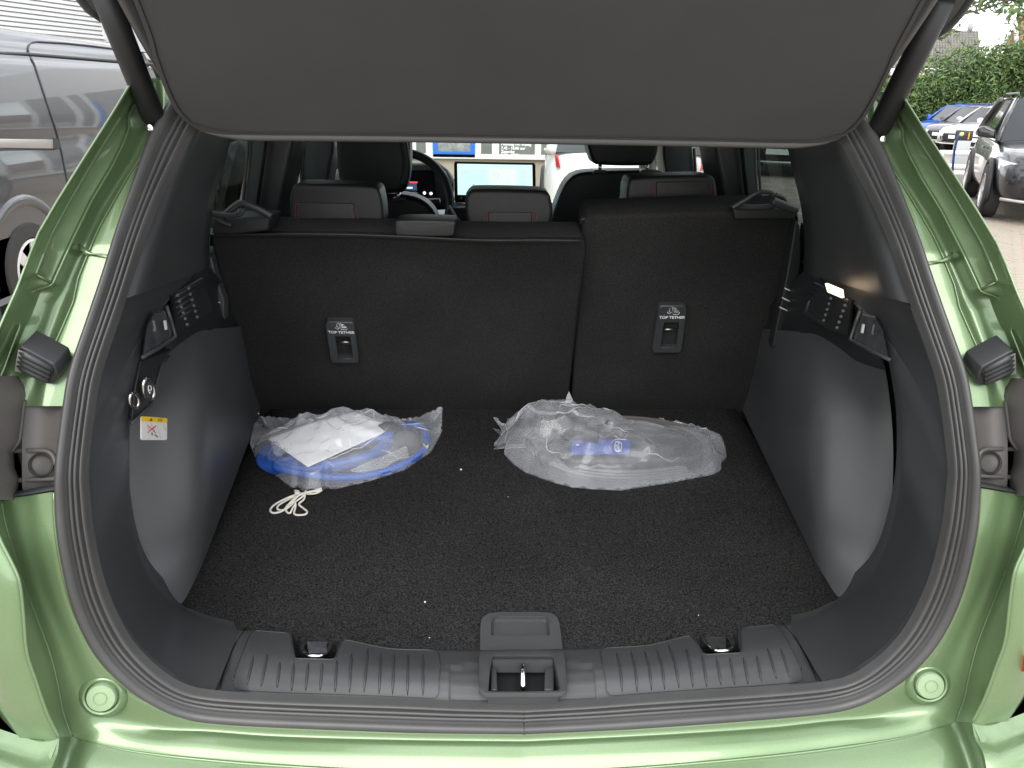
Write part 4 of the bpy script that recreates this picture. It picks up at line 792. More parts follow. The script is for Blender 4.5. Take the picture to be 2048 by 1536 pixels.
# drawstring
def cord(pts, r=.0021): 
    return tube('drawstring', spl([PF(x, y, h) for x, y, h in pts], 90), r, M['white_cord'], BL, 8)
cord([(643, 977, .012), (620, 984, .010), (590, 990, .006), (560, 1003, .003), (544, 1014, .003), (541, 1023, .003), (550, 1026, .003), (566, 1021, .004), (578, 1008, .006), (592, 994, .008), (618, 984, .012), (640, 981, .012)])
cord([(644, 980, .012), (630, 987, .008), (600, 989, .005), (575, 1000, .003), (557, 1011, .003), (556, 1019, .003), (570, 1019, .003), (590, 1004, .006), (606, 992, .010), (612, 982, .012)])
cord([(610, 985, .012), (608, 998, .008), (598, 1008, .005), (606, 1016, .003), (614, 1023, .003), (610, 1029, .003), (594, 1030, .003), (588, 1026, .003), (591, 1014, .005), (590, 1002, .008)])
cord([(596, 992, .010), (584, 1004, .007), (573, 1013, .004), (573, 1023, .003), (580, 1026, .003), (586, 1015, .005), (592, 1008, .008)])
tube('drawstring_knot', [PF(x, y, h) for x, y, h in [(598, 984, .008), (590, 982, .010), (593, 988, .012), (600, 986, .010)]], .0032, M['white_cord'], BL, 8)
# ---- blue cable coil
pts = []
for i in range(360):
    t = i/359*2*math.pi*5.6; k = i/359
    a, b = 130-22*k+4*math.sin(t*.37), 40-8*k+3*math.sin(t*.53); x0, y0 = 648+16*k, 901-6*k; ca, sa = math.cos(-.16), math.sin(-.16)
    ex, ey = a*math.cos(t+2.4), b*math.sin(t+2.4); pts.append(PF(x0+ex*ca-ey*sa, y0+ex*sa+ey*ca, .009+.020*k+.004*math.sin(t*1.31)))
for x, y, h in [(560, 925, .028), (600, 946, .022), (670, 955, .016), (745, 949, .010), (810, 927, .009), (846, 902, .009), (854, 880, .012), (846, 858, .018), (828, 850, .022), (800, 852, .024)]: pts.append(PF(x, y, h))
CB_ = tube('charging_cable', spl(pts, 720), .0084, M['blue_cable'], None, 12); tag(CB_, 'thick blue charging cable coiled inside the left bag', 'cable')
tg_ = obj('yellow_tag', [PF(x, y, h) for x, y, h in [(846, 885, .022), (852, 892, .02), (858, 889, .02), (855, 897, .014), (848, 895, .014)]], [(0, 1, 2, 3, 4)], flat('tag_yellow', (.75, .70, .12)), CB_)
pl_ = tube('plug', [PF(x, y, h) for x, y, h in [(800, 852, .03), (780, 856, .034), (764, 862, .036)]], [.010, .019, .017], M['trim_dark'], CB_, 14)
# ---- paper on top of the coil
A_, B_2, C_, D_ = (533, 876, .040), (616, 934, .044), (793, 854, .036), (711, 824, .058)
rw = []
for i in range(19):
    u = i/18; r = []
    for j in range(19):
        v = j/18; q = [(A_[k]*(1-u)+D_[k]*u)*(1-v)+(B_2[k]*(1-u)+C_[k]*u)*v for k in range(3)]
        q[1] -= 8*math.sin(math.pi*u)*(1-v)*.6; q[2] += .012*math.sin(math.pi*u)*math.sin(math.pi*(v*.8+.1))+.010*max(0, 1-abs(u-.72-.1*v)/.10)*math.sin(math.pi*v*.9+.2)+.004*math.sin(5*u+3*v)
        if u > .85 and v > .6: q[2] -= .02*(u-.85)/.15*(v-.6)/.4
        r.append(PF(*q))
    rw.append(r)
tag(grid('paper_sheet', rw, M['paper'], None, thick=.0004), 'folded white paper sheet lying on the blue cable', 'paper')
# ---- bubble wrap
def bubbles(quad, nu, nv, label):
    v, f = [], []; q = [np.array(PF(*p)) for p in quad]
    N = 4
    rows = []
    for i in range(nu*N+1):
        r = []
        for j in range(nv*N+1):
            u, w = i/(nu*N), j/(nv*N); p = (q[0]*(1-u)+q[1]*u)*(1-w)+(q[3]*(1-u)+q[2]*u)*w
            cu, cv = (i % N)/N-.5, (j % N)/N-.5; p = p+np.array([0, 0, .0045*math.sqrt(max(0, 1-4*(cu*cu+cv*cv)))+.006*math.sin(u*7)*math.sin(w*5)]); r.append(p)
        rows.append(r)
    tag(grid('bubble_wrap', rows, M['bubble'], None), label, 'bubble wrap')
bubbles([(700, 942, .018), (812, 893, .020), (820, 915, .014), (735, 950, .012)], 18, 6, 'crinkled bubble wrap patch beside the thin outer blue loop')
bubbles([(540, 885, .044), (582, 888, .046), (590, 908, .042), (548, 908, .040)], 8, 5, 'small bubble wrap piece left of the paper sheet')
# ---- right bag and the charger inside it
ro = [(985, 834, .035), (1010, 850, .02), (1022, 835, .03), (1045, 838, .03), (1062, 836, .03), (1110, 838, .03), (1160, 840, .025), (1215, 842, .02), (1310, 838, .03), (1380, 850, .03), (1412, 858, .02), (1424, 880, .01), (1432, 902, .004), (1454, 916, .002), (1440, 926, .006), (1443, 940, 0), (1430, 950, 0), (1340, 968, 0), (1240, 983, 0), (1180, 980, 0), (1140, 976, 0), (1090, 962, 0), (1048, 946, 0), (1022, 926, 0), (1008, 910, 0), (1010, 890, .004), (986, 894, .01), (1006, 868, .012)]
bumpsR = [(1110, 848, .10, .075, .0, .092), (1180, 858, .10, .07, .0, .080), (1250, 890, .19, .10, -.05, .072), (1370, 895, .12, .09, 0, .060), (1060, 888, .07, .07, 0, .055), (1200, 930, .2, .05, -.05, .045)]
BR, PR = bag('plastic_bag', tuple(PF(1220, 900)), 'clear plastic bag holding the black charger with blue label', ro, (1210, 915), bumpsR, 11, .0058, 0)
dg = mat('charger_black', (.030, .031, .033), .35, bump=(300, .2, .0006)); gcab = mat('grey_cable', (.10, .098, .096), .4)
CH = empty('portable_charger', tuple(PF(1270, 900)), 'black portable charger with blue label inside the right bag', 'charger')
slab('charger_body', [PF(x, y, .046) for x, y in [(1130, 876), (1150, 872), (1390, 870), (1405, 878), (1408, 908), (1394, 915), (1150, 920), (1128, 913)]], (0, 0, -.040), dg, CH, .010, 3)
LB = slab('blue_label', [PF(x, y, .0472) for x, y in [(1145, 880), (1261, 879), (1259, 908), (1141, 908)]], (0, 0, -.001), flat('label_blue', (.035, .09, .42)), CH)
lc = PF(1236, 893, .0485); la, lb_ = PF(1243.5, 893, .0485)-lc, PF(1236, 882, .0485)-lc
slab('logo_oval', ell(lc, la, lb_, 32), (0, 0, .0003), M['white_print'], LB); slab('logo_field', ell(lc+np.array([0, 0, .0004]), la, lb_, 32, .86), (0, 0, .0003), flat('logo_blue', (.02, .05, .30)), LB)
text('logo_script', 'Ford', np.linalg.norm(lb_)*.86, lc+np.array([0, 0, .0009]), -lb_, la, M['white_print'], LB, bold=.0002, shear=.35)
tube('label_dash', [PF(1152, 890, .049), PF(1158, 890, .049)], .0014, M['white_print'], LB, 6)
def cab(pts, r=.0052): tube('charger_cable', spl([PF(*q) for q in pts], 80), r, gcab, CH, 8)
for k in range(3):
    cab([(1150-6*k, 846+4*k, .05+.008*k), (1200, 836+5*k, .045+.006*k), (1270, 836+5*k, .04+.006*k), (1340, 846+4*k, .03+.005*k), (1395, 866+3*k, .02), (1420-5*k, 900, .012+.006*k), (1405-5*k, 932-3*k, .010+.005*k), (1340, 948-5*k, .010+.006*k), (1240, 956-6*k, .010+.007*k), (1150, 946-6*k, .012+.006*k), (1095, 925-4*k, .02)])
tube('charge_connector', spl([PF(x, y, h) for x, y, h in [(1122, 846, .055), (1142, 856, .06), (1170, 866, .06), (1196, 872, .055)]], 16), [.026]*6+[.030]*4+[.022]*6, M['trim_gloss'], CH, 18)
tube('mains_plug', spl([PF(x, y, h) for x, y, h in [(1062, 896, .035), (1086, 880, .045), (1108, 866, .05)]], 12), [.024, .026, .026, .026, .024, .022, .020, .018, .015, .012, .010, .008], dg, CH, 16)
tube('charge_gun', spl([PF(x, y, h) for x, y, h in [(1078, 918, .025), (1110, 905, .035), (1136, 898, .04)]], 12), .020, dg, CH, 14)
# ---- crumbs on the carpet
for i, (x, y, r, lb) in enumerate([(922, 940, .0023, 'pale crumb on the carpet between the two bags'), (850, 1205, .0020, 'tiny white speck on the carpet up left of the lift handle'), (859, 1276, .0011, 'fainter speck on the carpet close to the left scuff plate'), (1397, 1231, .0010, 'tiny pale speck on the carpet by the right cargo hook'), (1016, 994, .0008, 'faint speck on open carpet below the right bag corner')]):
    v, f = lathe_vf([(.6*r, 0), (r, .5*r), (.7*r, 1.1*r), (0, 1.3*r)], PF(x, y, .0005), (0, 0, 1), 6); tag(obj('crumb', [q+np.array([random.uniform(-.2, .2)*r, random.uniform(-.2, .2)*r, 0]) for q in v], f, M['white_print'], None), lb, 'crumb', 'crumbs on the boot carpet')
# ================================================================== outdoors: ground and pavers
def paver_mat():
    m = mat('clay_pavers', (.36, .29, .22), .85, bump=(90, .4, .004)); n, l = m.node_tree.nodes, m.node_tree.links; b = n['Principled BSDF']
    g = n.new('ShaderNodeNewGeometry'); r = n.new('ShaderNodeValToRGB'); e = r.color_ramp.elements; e[0].color = (.22, .185, .155, 1); e[1].color = (.40, .355, .31, 1)
    q = e.new(.5); q.color = (.30, .255, .215, 1)
    tc = n.new('ShaderNodeTexCoord'); z = n.new('ShaderNodeTexNoise'); z.inputs['Scale'].default_value = 9; z.inputs['Detail'].default_value = 6; mx = n.new('ShaderNodeMixRGB'); mx.blend_type = 'MULTIPLY'; mx.inputs[0].default_value = .45
    l.new(g.outputs['Random Per Island'], r.inputs['Fac']); l.new(tc.outputs['Object'], z.inputs['Vector']); l.new(r.outputs['Color'], mx.inputs[1]); l.new(z.outputs['Color'], mx.inputs[2])
    hs_ = n.new('ShaderNodeHueSaturation'); hs_.inputs['Value'].default_value = 1.25; l.new(mx.outputs[0], hs_.inputs['Color']); l.new(hs_.outputs[0], b.inputs['Base Color']); return m
PAV = paver_mat()
def ground_mat():
    m = mat('paved_ground', (.36, .29, .22), .85); n, l = m.node_tree.nodes, m.node_tree.links; b = n['Principled BSDF']
    tc = n.new('ShaderNodeTexCoord'); br = n.new('ShaderNodeTexBrick'); br.inputs['Scale'].default_value = 1.0; br.inputs['Brick Width'].default_value = .21; br.inputs['Row Height'].default_value = .105; br.inputs['Mortar Size'].default_value = .004
    br.inputs['Color1'].default_value = (.36, .31, .26, 1); br.inputs['Color2'].default_value = (.27, .225, .185, 1); br.inputs['Mortar'].default_value = (.17, .14, .11, 1)
    z = n.new('ShaderNodeTexNoise'); z.inputs['Scale'].default_value = .5; z.inputs['Detail'].default_value = 6; mx = n.new('ShaderNodeMixRGB'); mx.blend_type = 'MULTIPLY'; mx.inputs[0].default_value = .35
    l.new(tc.outputs['Object'], br.inputs['Vector']); l.new(tc.outputs['Object'], z.inputs['Vector']); l.new(br.outputs['Color'], mx.inputs[1]); l.new(z.outputs['Color'], mx.inputs[2])
    hs_ = n.new('ShaderNodeHueSaturation'); hs_.inputs['Value'].default_value = 1.2; l.new(mx.outputs[0], hs_.inputs['Color']); l.new(hs_.outputs[0], b.inputs['Base Color']); return m
GR = struct(obj('ground', [(-250, -250, -.012), (250, -250, -.012), (250, 250, -.012), (-250, 250, -.012)], [(0, 1, 2, 3)], ground_mat()))
def pv(w, l, h=.022, c=.004):
    v = [(x*w/2, y*l/2, -h) for x, y in ((-1, -1), (1, -1), (1, 1), (-1, 1))]+[(x*w/2, y*l/2, -c) for x, y in ((-1, -1), (1, -1), (1, 1), (-1, 1))]+[(x*(w/2-c), y*(l/2-c), 0) for x, y in ((-1, -1), (1, -1), (1, 1), (-1, 1))]
    f = [(8, 9, 10, 11)]+[(a+i, a+(i+1) % 4, a+4+(i+1) % 4, a+4+i) for a in (0, 4) for i in range(4)]; return [np.array(q) for q in v], f
PW, PLn = .105, .21; rot = Matrix.Rotation(rad(12), 3, 'Z')
spots = []
for i in range(-70, 70):                                   # 90 degree herringbone
    for j in range(-70, 70):
        for h, (ox, oy) in ((0, (PLn/2, PW/2)), (1, (PW/2, PW+PLn/2))):
            x = (i*PW+j*2*PLn*0)+ox; y = i*PW+oy; x += j*4*PW*1.0-0; y += 0
            spots.append((h, x-(0), y))
spots = []
for k in range(-75, 75):
    for n in range(-38, 38):
        x0 = k*PW+n*2*PW; y0 = k*PW-n*2*PW
        spots.append((0, x0+PLn/2, y0+PW/2)); spots.append((1, x0+PW/2-0*PW+(-PW)*0, y0+PW+PLn/2))
cand = []
for h, x, y in spots:
    p = rot @ Vector((x, y, 0)); X, Y = p.x+7.0, p.y+9.5
    if 2.0 < X < 12.5 and 3.6 < Y < 16.0: cand.append((h, X, Y))
seen = set(); c2 = []
for h, X, Y in cand:
    key = (round(X, 2), round(Y, 2))
    if key in seen: continue
    seen.add(key); u, w = PROJ((X, Y, 0)); vis = 1880 < u < 2075 and 370 < w < 700 and u > C4r(w) if False else (1850 < u < 2075 and 370 < w < 720 and u > 1700+w*.53)
    c2.append((0 if vis else 1, X*X+Y*Y, h, X, Y))
c2.sort()
vA, fA = pv(PW-.010, PLn-.010); meA = None; R0 = rot.to_4x4(); Lp = []
base = None
for k, (inv, d, h, X, Y) in enumerate(c2):
    ang = rad(12)+(rad(90) if h == 0 else 0)+random.uniform(-.012, .012); z = random.uniform(-.0025, .0015)
    if k < 300 and not inv:
        if base is None: o = obj('paver', vA, fA, PAV, GR); base = o
        else: o = base.copy(); COL.objects.link(o)
        o.location = (X, Y, z); o.rotation_euler = (random.uniform(-.008, .008), random.uniform(-.008, .008), ang)
    else:
        ca, sa = math.cos(ang), math.sin(ang); Lp.append(([np.array([X+q[0]*ca-q[1]*sa, Y+q[0]*sa+q[1]*ca, z+q[2]]) for q in vA], fA))
o = obj('paver_field', *join_vf(Lp), PAV, GR); o['kind'] = 'stuff'

# ================================================================== vehicles
BLK = {}
def paint(name, c, m=.4): return mat(name, c, .3, m, 1.0)
carglass = mat('dark_car_glass', (.02, .024, .026), .05, 0, .5); lampm = mat('headlamp', (.55, .56, .57), .08, .4, 1); redlamp = mat('tail_lamp', (.45, .02, .02), .15, 0, 1)
def wheel(parent, x, y, r, side, w=.22, spokes=5, rim=None):
    W_ = lathe('wheel', [(r*.62, -w*.5), (r*.94, -w*.5), (r, -w*.36), (r, w*.36), (r*.95, w*.5), (r*.70, w*.52), (r*.66, w*.44), (r*.64, w*.2)], (x, y, r), (side, 0, 0), M['tyre'], parent, 32)
    rv = []; c = np.array([x+side*w*.40, y, r]); rm = rim or M['alloy']
    rv.append(lathe_vf([(r*.65, -.02), (r*.66, .02), (r*.61, .025), (r*.59, -.02)], c, (side, 0, 0), 32)); rv.append(lathe_vf([(.0, -.01), (.055, -.01), (.055, .02), (0, .022)], c, (side, 0, 0), 16))
    for k in range(spokes):
        t = 2*math.pi*k/spokes+.3; d = np.array([0, math.cos(t), math.sin(t)]); e = np.array([0, -math.sin(t), math.cos(t)])
        q = [c+d*.04-e*.03, c+d*.04+e*.03, c+d*r*.61+e*.045, c+d*r*.61-e*.045]; rv.append(([p+np.array([side*.014, 0, 0]) for p in q]+[p-np.array([side*.02, 0, 0]) for p in q], [(0, 1, 2, 3), (4, 7, 6, 5), (0, 4, 5, 1), (1, 5, 6, 2), (2, 6, 7, 3), (3, 7, 4, 0)]))
    o = obj('rim', *join_vf(rv), rm, W_); obj('brake_disc', *lathe_vf([(0, -.03), (r*.58, -.03), (r*.58, -.02), (0, -.02)], c, (side, 0, 0), 24), M['trim_dark'], W_)
    return W_
def make_car(name, label, cat, pm, Lc=4.45, Wc=1.86, H=1.63, hood=.98, group=None, wb=2.75, r=.36, black_arch=True):
    E_ = empty(name, (0, 0, 0), label, cat, group); w = Wc/2; f = Lc/2; belt = hood+.04
    st_ = [(-f, .72, .48, .80), (-f+.04, .82, .36, .92), (-f+.14, .93, .30, belt-.01), (-f+.5, .985, .27, belt+.02), (-1.2, 1.0, .27, belt+.03), (0, 1.0, .26, belt), (1.0, 1.0, .26, belt-.02), (f-1.15, .995, .27, hood), (f-.7, .98, .28, hood-.03), (f-.35, .93, .29, hood-.09), (f-.12, .84, .30, hood-.18), (f-.03, .74, .34, hood-.28), (f, .62, .40, hood-.36)]
    rows = []
    for y, k, z0, zt in st_:
        ww = w*k; rows.append([np.array(q) for q in [(-ww*.86, y, z0), (-ww*.97, y, z0+.06), (-ww, y, z0+(zt-z0)*.35), (-ww*1.0, y, z0+(zt-z0)*.62), (-ww*.965, y, z0+(zt-z0)*.82), (-ww*.90, y, zt-.02), (-ww*.70, y, zt+.008), (-ww*.35, y, zt+.022), (0, y, zt+.026), (ww*.35, y, zt+.022), (ww*.70, y, zt+.008), (ww*.90, y, zt-.02), (ww*.965, y, z0+(zt-z0)*.82), (ww, y, z0+(zt-z0)*.62), (ww, y, z0+(zt-z0)*.35), (ww*.97, y, z0+.06), (ww*.86, y, z0)]])
    v, fc = grid_vf(rows); n = 17; fc.append(tuple(reversed(range(n)))); fc.append(tuple((len(rows)-1)*n+k for k in range(n)))
    for i in range(len(rows)-1): fc.append((i*n, (i+1)*n, (i+1)*n+n-1, i*n+n-1))
    b = obj('body', v, fc, pm, E_, True); m = b.modifiers.new('s', 'SUBSURF'); m.levels = 2; m.render_levels = 2
    yc, yr1, yr0, yt = f-1.25, f-1.95, -f+.75, -f+.12; wb_, wr = w*.90, w*.70; zb = belt-.03
    cw = lambda y: belt-.01
    bot = [(-wb_, yt, zb), (wb_, yt, zb), (wb_, yc, zb-.02), (-wb_, yc, zb-.02)]; top = [(-wr, yr0, H-.05), (wr, yr0, H-.05), (wr, yr1, H-.04), (-wr, yr1, H-.04)]
    for nm, ids in (('rear_window', (0, 1)), ('side_window', (1, 2)), ('windscreen', (2, 3)), ('side_window', (3, 0))):
        i, j = ids; obj(nm, [bot[i], bot[j], top[j], top[i]], [(0, 1, 2, 3)], carglass, E_)
    rr = [[np.array([x*wr*k, y, z-.02*abs(x)**2]) for x in np.linspace(-1, 1, 9)] for y, z, k in [(yr0-.06, H-.065, .98), (yr0, H-.035, 1.02), (yr0+.4, H-.005, 1.03), (0, H, 1.03), (yr1-.3, H-.01, 1.03), (yr1, H-.035, 1.02), (yr1+.05, H-.06, .99)]]
    grid('roof', rr, pm, E_, thick=.035)
    for s in (-1, 1):
        tube('front_pillar', [(s*wr*1.0, yr1-.02, H-.05), (s*(wr+wb_)/2*1.02, (yr1+yc)/2, (H+zb)/2), (s*wb_*1.02, yc+.05, zb-.01)], .035, pm, E_, 8)
        tube('rear_pillar', [(s*wr*1.0, yr0, H-.05), (s*(wr+wb_)/2*1.02, (yr0+yt)/2, (H+zb)/2), (s*wb_*1.0, yt, zb)], .06, pm, E_, 8)
        tube('centre_pillar', [(s*wr*1.01, .05, H-.05), (s*wb_*1.01, .05, zb)], .028, M['trim_dark'], E_, 8)
        tube('window_line', [(s*wb_*1.015, yt+.2, zb+.01), (s*wb_*1.015, yc, zb-.01)], .012, M['chrome'], E_, 8)
        tube('roof_rail', [(s*wr*.96, yr0+.1, H+.005), (s*wr*.96, yr0+.2, H+.04), (s*wr*.96, yr1-.2, H+.04), (s*wr*.96, yr1-.05, H+.0)], .016, M['trim_gloss'], E_, 8)
        for y in (wb/2+.02, -wb/2+.02):
            wheel(E_, s*(w-.085), y, r, s)
            tube('wheel_arch', [(s*(w*.985), y+(r+.055)*math.cos(t), r+(r+.055)*math.sin(t)) for t in np.linspace(-.25, math.pi+.25, 22)], .035, M['trim_dark'], E_, 8)
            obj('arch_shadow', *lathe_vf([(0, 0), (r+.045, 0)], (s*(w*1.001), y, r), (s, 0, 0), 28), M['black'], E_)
        hp = [(s*w*.50, f-.03, hood-.27), (s*w*.80, f-.20, hood-.22), (s*w*.93, f-.42, hood-.20), (s*w*.92, f-.40, hood-.33), (s*w*.80, f-.15, hood-.40), (s*w*.52, f+.005, hood-.40)]
        slab('headlight', [np.array(q)+np.array([s*.012, .03, 0]) for q in hp], (-s*.03, -.08, 0), lampm, E_, .01)
        slab('mirror', [(s*(w*.93), yc-.25, zb+.02), (s*(w+.17), yc-.30, zb+.04), (s*(w+.20), yc-.30, zb+.16), (s*(w+.10), yc-.29, zb+.20), (s*(w*.95), yc-.27, zb+.14)], (0, .12, 0), pm, E_, .03, 3)
        slab('fog_lamp', [(s*w*.56, f+.01, .42), (s*w*.80, f-.10, .44), (s*w*.82, f-.10, .56), (s*w*.60, f+.01, .53)], (0, -.06, 0), M['trim_dark'], E_, .01)
        slab('tail_lamp', [(s*w*.78, -f+.0, .84), (s*w*.83, -f+.03, .84), (s*w*.85, -f+.05, .97), (s*w*.81, -f+.025, .97)], (0, .08, 0), redlamp, E_, .01)
        tube('door_handle', [(s*w*1.01, .35, zb-.12), (s*w*1.015, .15, zb-.12)], .014, pm, E_, 8)
    slab('grille', [(-w*.50, f+.012, hood-.30), (w*.50, f+.012, hood-.30), (w*.56, f+.012, hood-.42), (w*.42, f+.018, hood-.56), (-w*.42, f+.018, hood-.56), (-w*.56, f+.012, hood-.42)], (0, -.08, 0), M['black'], E_, .01)
    slab('lower_intake', [(-w*.55, f+.012, .36), (w*.55, f+.012, .36), (w*.50, f+.012, .46), (-w*.50, f+.012, .46)], (0, -.08, 0), M['black'], E_, .01)
    tube('bumper_strip', [(-w*.85, f-.12, .33), (-w*.5, f+.005, .31), (w*.5, f+.005, .31), (w*.85, f-.12, .33)], .022, M['alloy'], E_, 8)
    box('number_plate', (0, f+.025, .52), (.52, .012, .11), M['white_paint'], E_); box('number_plate', (0, -f-.006, .72), (.52, .012, .11), M['white_paint'], E_)
    slab('rear_bumper', [(-w*.82, -f-.005, .36), (w*.82, -f-.005, .36), (w*.80, -f-.005, .50), (-w*.80, -f-.005, .50)], (0, .1, 0), M['trim_gloss'], E_, .02)
    return E_
def place(e, x, y, d):
    e.location = (x, y, 0); e.rotation_euler = (0, 0, math.atan2(-d[0], d[1])); return e
G_P = 'cars parked across the yard'
suv = place(make_car('parked_car', 'glossy black SUV parked at the right, charging cable plugged in', 'car', paint('black_paint', (.006, .0065, .008), .0), 4.47, 1.88, 1.66, 1.03, G_P, 2.77, .37), 8.70, 11.98, (-.456, -.89))
place(make_car('parked_car', 'bright blue car, farthest in the row before the hedge', 'car', paint('blue_paint', (.01, .10, .55), .3), 4.3, 1.82, 1.50, .92, G_P, 2.6, .33), 18.5, 30.6, (-.9, -.43))
place(make_car('parked_car', 'dark grey car between the blue car and the silver car', 'car', paint('grey_paint', (.10, .10, .11), .4), 4.3, 1.82, 1.48, .92, G_P, 2.6, .33), 17.8, 28.4, (-.9, -.43))
place(make_car('parked_car', 'silver car in the row beside the white car', 'car', paint('silver_paint', (.45, .45, .46), .6), 4.3, 1.82, 1.48, .92, G_P, 2.6, .33), 17.1, 26.2, (-.9, -.43))
place(make_car('parked_car', 'white car, nearest in the row before the hedge', 'car', paint('white_car_paint', (.72, .72, .72), .0), 4.4, 1.84, 1.46, .92, G_P, 2.65, .33), 16.5, 24.0, (-.9, -.43))
place(make_car('parked_car', 'dark car seen through the right rear quarter window', 'car', paint('charcoal_paint', (.03, .032, .035), .3), 4.4, 1.84, 1.55, .96, G_P, 2.65, .35), 7.2, 18.6, (-.45, -.89))
place(make_car('parked_car', 'white car seen through the windscreen beside the touch screen', 'car', paint('white_van_paint', (.74, .74, .73), .0), 4.5, 1.86, 1.60, .98, G_P, 2.7, .35), 1.72, 10.5, (.1, 1))
place(make_car('parked_car', 'dark car seen through the left rear quarter window', 'car', paint('slate_paint', (.05, .055, .058), .3), 4.4, 1.84, 1.50, .94, G_P, 2.65, .35), -4.15, 12.7, (0, 1))

# ---- grey van on the left
VAN = empty('parked_van', (-4.15, 7.0, 0), 'silver grey panel van parked at the left with sliding door rail', 'van')
vp = paint('van_paint', (.065, .069, .076), .35); XV = -3.17
vz = [(.38, -.02), (.45, 0), (.62, .012), (.80, .015), (1.0, .012), (1.13, .0), (1.17, -.012), (1.22, -.008), (1.30, .0), (1.40, -.005), (1.55, -.03), (1.68, -.065), (1.74, -.085), (1.755, -.105), (1.80, -.11), (1.88, -.15), (1.93, -.26), (1.95, -.55), (1.96, -1.0)]
def vrow(z, dx, s): return [np.array([(XV+dx if s > 0 else -8.30-(XV+dx)), y, z]) for y in [4.35, 4.42, 4.6, 4.9, 5.4, 5.9, 6.4, 6.9, 7.4, 7.9, 8.2]]
grid('van_side', [vrow(z, dx, 1) for z, dx in vz], vp, VAN, thick=.01); grid('van_side', [vrow(z, dx, -1)[::-1] for z, dx in vz], vp, VAN, thick=.01)
obj('van_rear', [(XV-.02, 4.35, .38), (-5.11, 4.35, .38), (-5.0, 4.36, 1.93), (XV-.13, 4.36, 1.93)], [(0, 1, 2, 3)], vp, VAN)
fr_ = [(8.2, 1.96, .55), (8.5, 1.80, .80), (8.9, 1.45, .88), (9.25, 1.12, .92), (9.7, .95, .92), (9.88, .75, .88), (9.92, .40, .82)]
grid('van_front', [[np.array([-4.15+x*w_*1.02, y, z]) for x in np.linspace(-1, 1, 7)] for y, z, w_ in fr_], vp, VAN, thick=.01)
for s in (-1, 1): obj('front_wing', [(-4.15+s*.97, 8.2, .4), (-4.15+s*.97, 8.2, 1.6), (-4.15+s*.9, 8.75, 1.5), (-4.15+s*.94, 9.25, 1.1), (-4.15+s*.93, 9.7, .92), (-4.15+s*.85, 9.9, .4)], [(0, 1, 2, 3, 4, 5)], vp, VAN)
def XVz(z): return XV+float(np.interp(z, [a for a, b in vz], [b for a, b in vz]))
def PV(x, y, e=.004):
    p = PX(x, y, XV)
    for _ in range(6): p = PX(x, y, XVz(p[2])+e)
    return p
sm = mat('seam_dark', (.06, .06, .065), .6)
tube('door_seam', [PV(x, y) for x, y in spl([(140, 385), (135, 360), (124, 305), (113, 262), (105, 238), (70, 131), (58, 107), (56, 98), (58, 90), (64, 85), (74, 83), (130, 86), (180, 91), (235, 98), (330, 110)], 160, True)], .0055, sm, VAN, 6)
tube('roof_gutter', [PV(x, y) for x, y in spl([(-40, 103), (0, 106), (58, 108), (120, 113), (234, 122), (330, 130)], 80, True)], .011, sm, VAN, 6)
RL = slab('door_rail', [PV(x, y, .006) for x, y in [(-40, 277), (108, 279), (108, 297), (-40, 295)]], (.012, 0, 0), mat('rail_bright', (.45, .43, .40), .35, .6), VAN, .003)
slab('rail_end', [PV(x, y, .008) for x, y in [(104, 278), (112, 276), (117, 296), (104, 297)]], (.014, 0, 0), M['trim_dark'], VAN); tube('rail_edge', [PV(x, y, .012) for x, y in [(-40, 298), (0, 299), (116, 297)]], .006, sm, VAN, 6)
for y in (5.40, 8.85):
    wheel(VAN, XV-.085, y, .345, 1, .23, 6, mat('van_rim', (.70, .69, .67), .35, .3)); wheel(VAN, -5.0, y, .345, -1, .23)
    tube('arch_lip', [(XV+.004, y+.47*math.cos(t), .36+.47*math.sin(t)) for t in np.linspace(-.1, math.pi+.1, 24)], .045, vp, VAN, 8, sq=.6)
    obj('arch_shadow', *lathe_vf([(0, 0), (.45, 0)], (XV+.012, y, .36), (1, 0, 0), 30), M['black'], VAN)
# ---- louvred wall behind the van
D0 = ray(1478, 198); D0 = D0/np.linalg.norm(D0[:2]); D0[2] = 0
LA = PX(0, 60, -6.6); LW = empty('louvred_wall', (LA[0], LA[1], 0), 'white louvred facade behind the grey van', 'building')
n2 = np.array([D0[1], -D0[0], 0]); 
def LP(s, z, e=0): return np.array([LA[0], LA[1], 0])+D0*s+n2*e+np.array([0, 0, z])
dE = ray(204, 72); A2_ = np.array([[dE[0], -D0[0]], [dE[1], -D0[1]]]); sol = np.linalg.solve(A2_, np.array([LA[0]-CAM[0], LA[1]-CAM[1]])); sE = sol[1]
fw = mat('facade_white', (.74, .74, .73), .55); gw = mat('louvre_gap', (.33, .33, .34), .7)
slab('wall', [LP(-14, 0), LP(sE+5.5, 0), LP(sE+5.5, 6), LP(-14, 6)], -n2*.2, fw, LW)
slab('louvre_back', [LP(-6, LA[2]), LP(sE, LA[2]), LP(sE, LA[2]+1.7), LP(-6, LA[2]+1.7)], n2*.015, gw, LW)
PT = .062
for k in range(24):
    z = LA[2]+.015+k*PT; slab('louvre_slat', [LP(-6, z, .012), LP(sE-.02, z, .012), LP(sE-.02, z+PT*.62, .012), LP(-6, z+PT*.62, .012)], n2*.03-np.array([0, 0, .012]), fw, LW)
slab('louvre_frame', [LP(sE-.02, LA[2]), LP(sE+.05, LA[2]), LP(sE+.05, LA[2]+1.7), LP(sE-.02, LA[2]+1.7)], n2*.05, fw, LW)

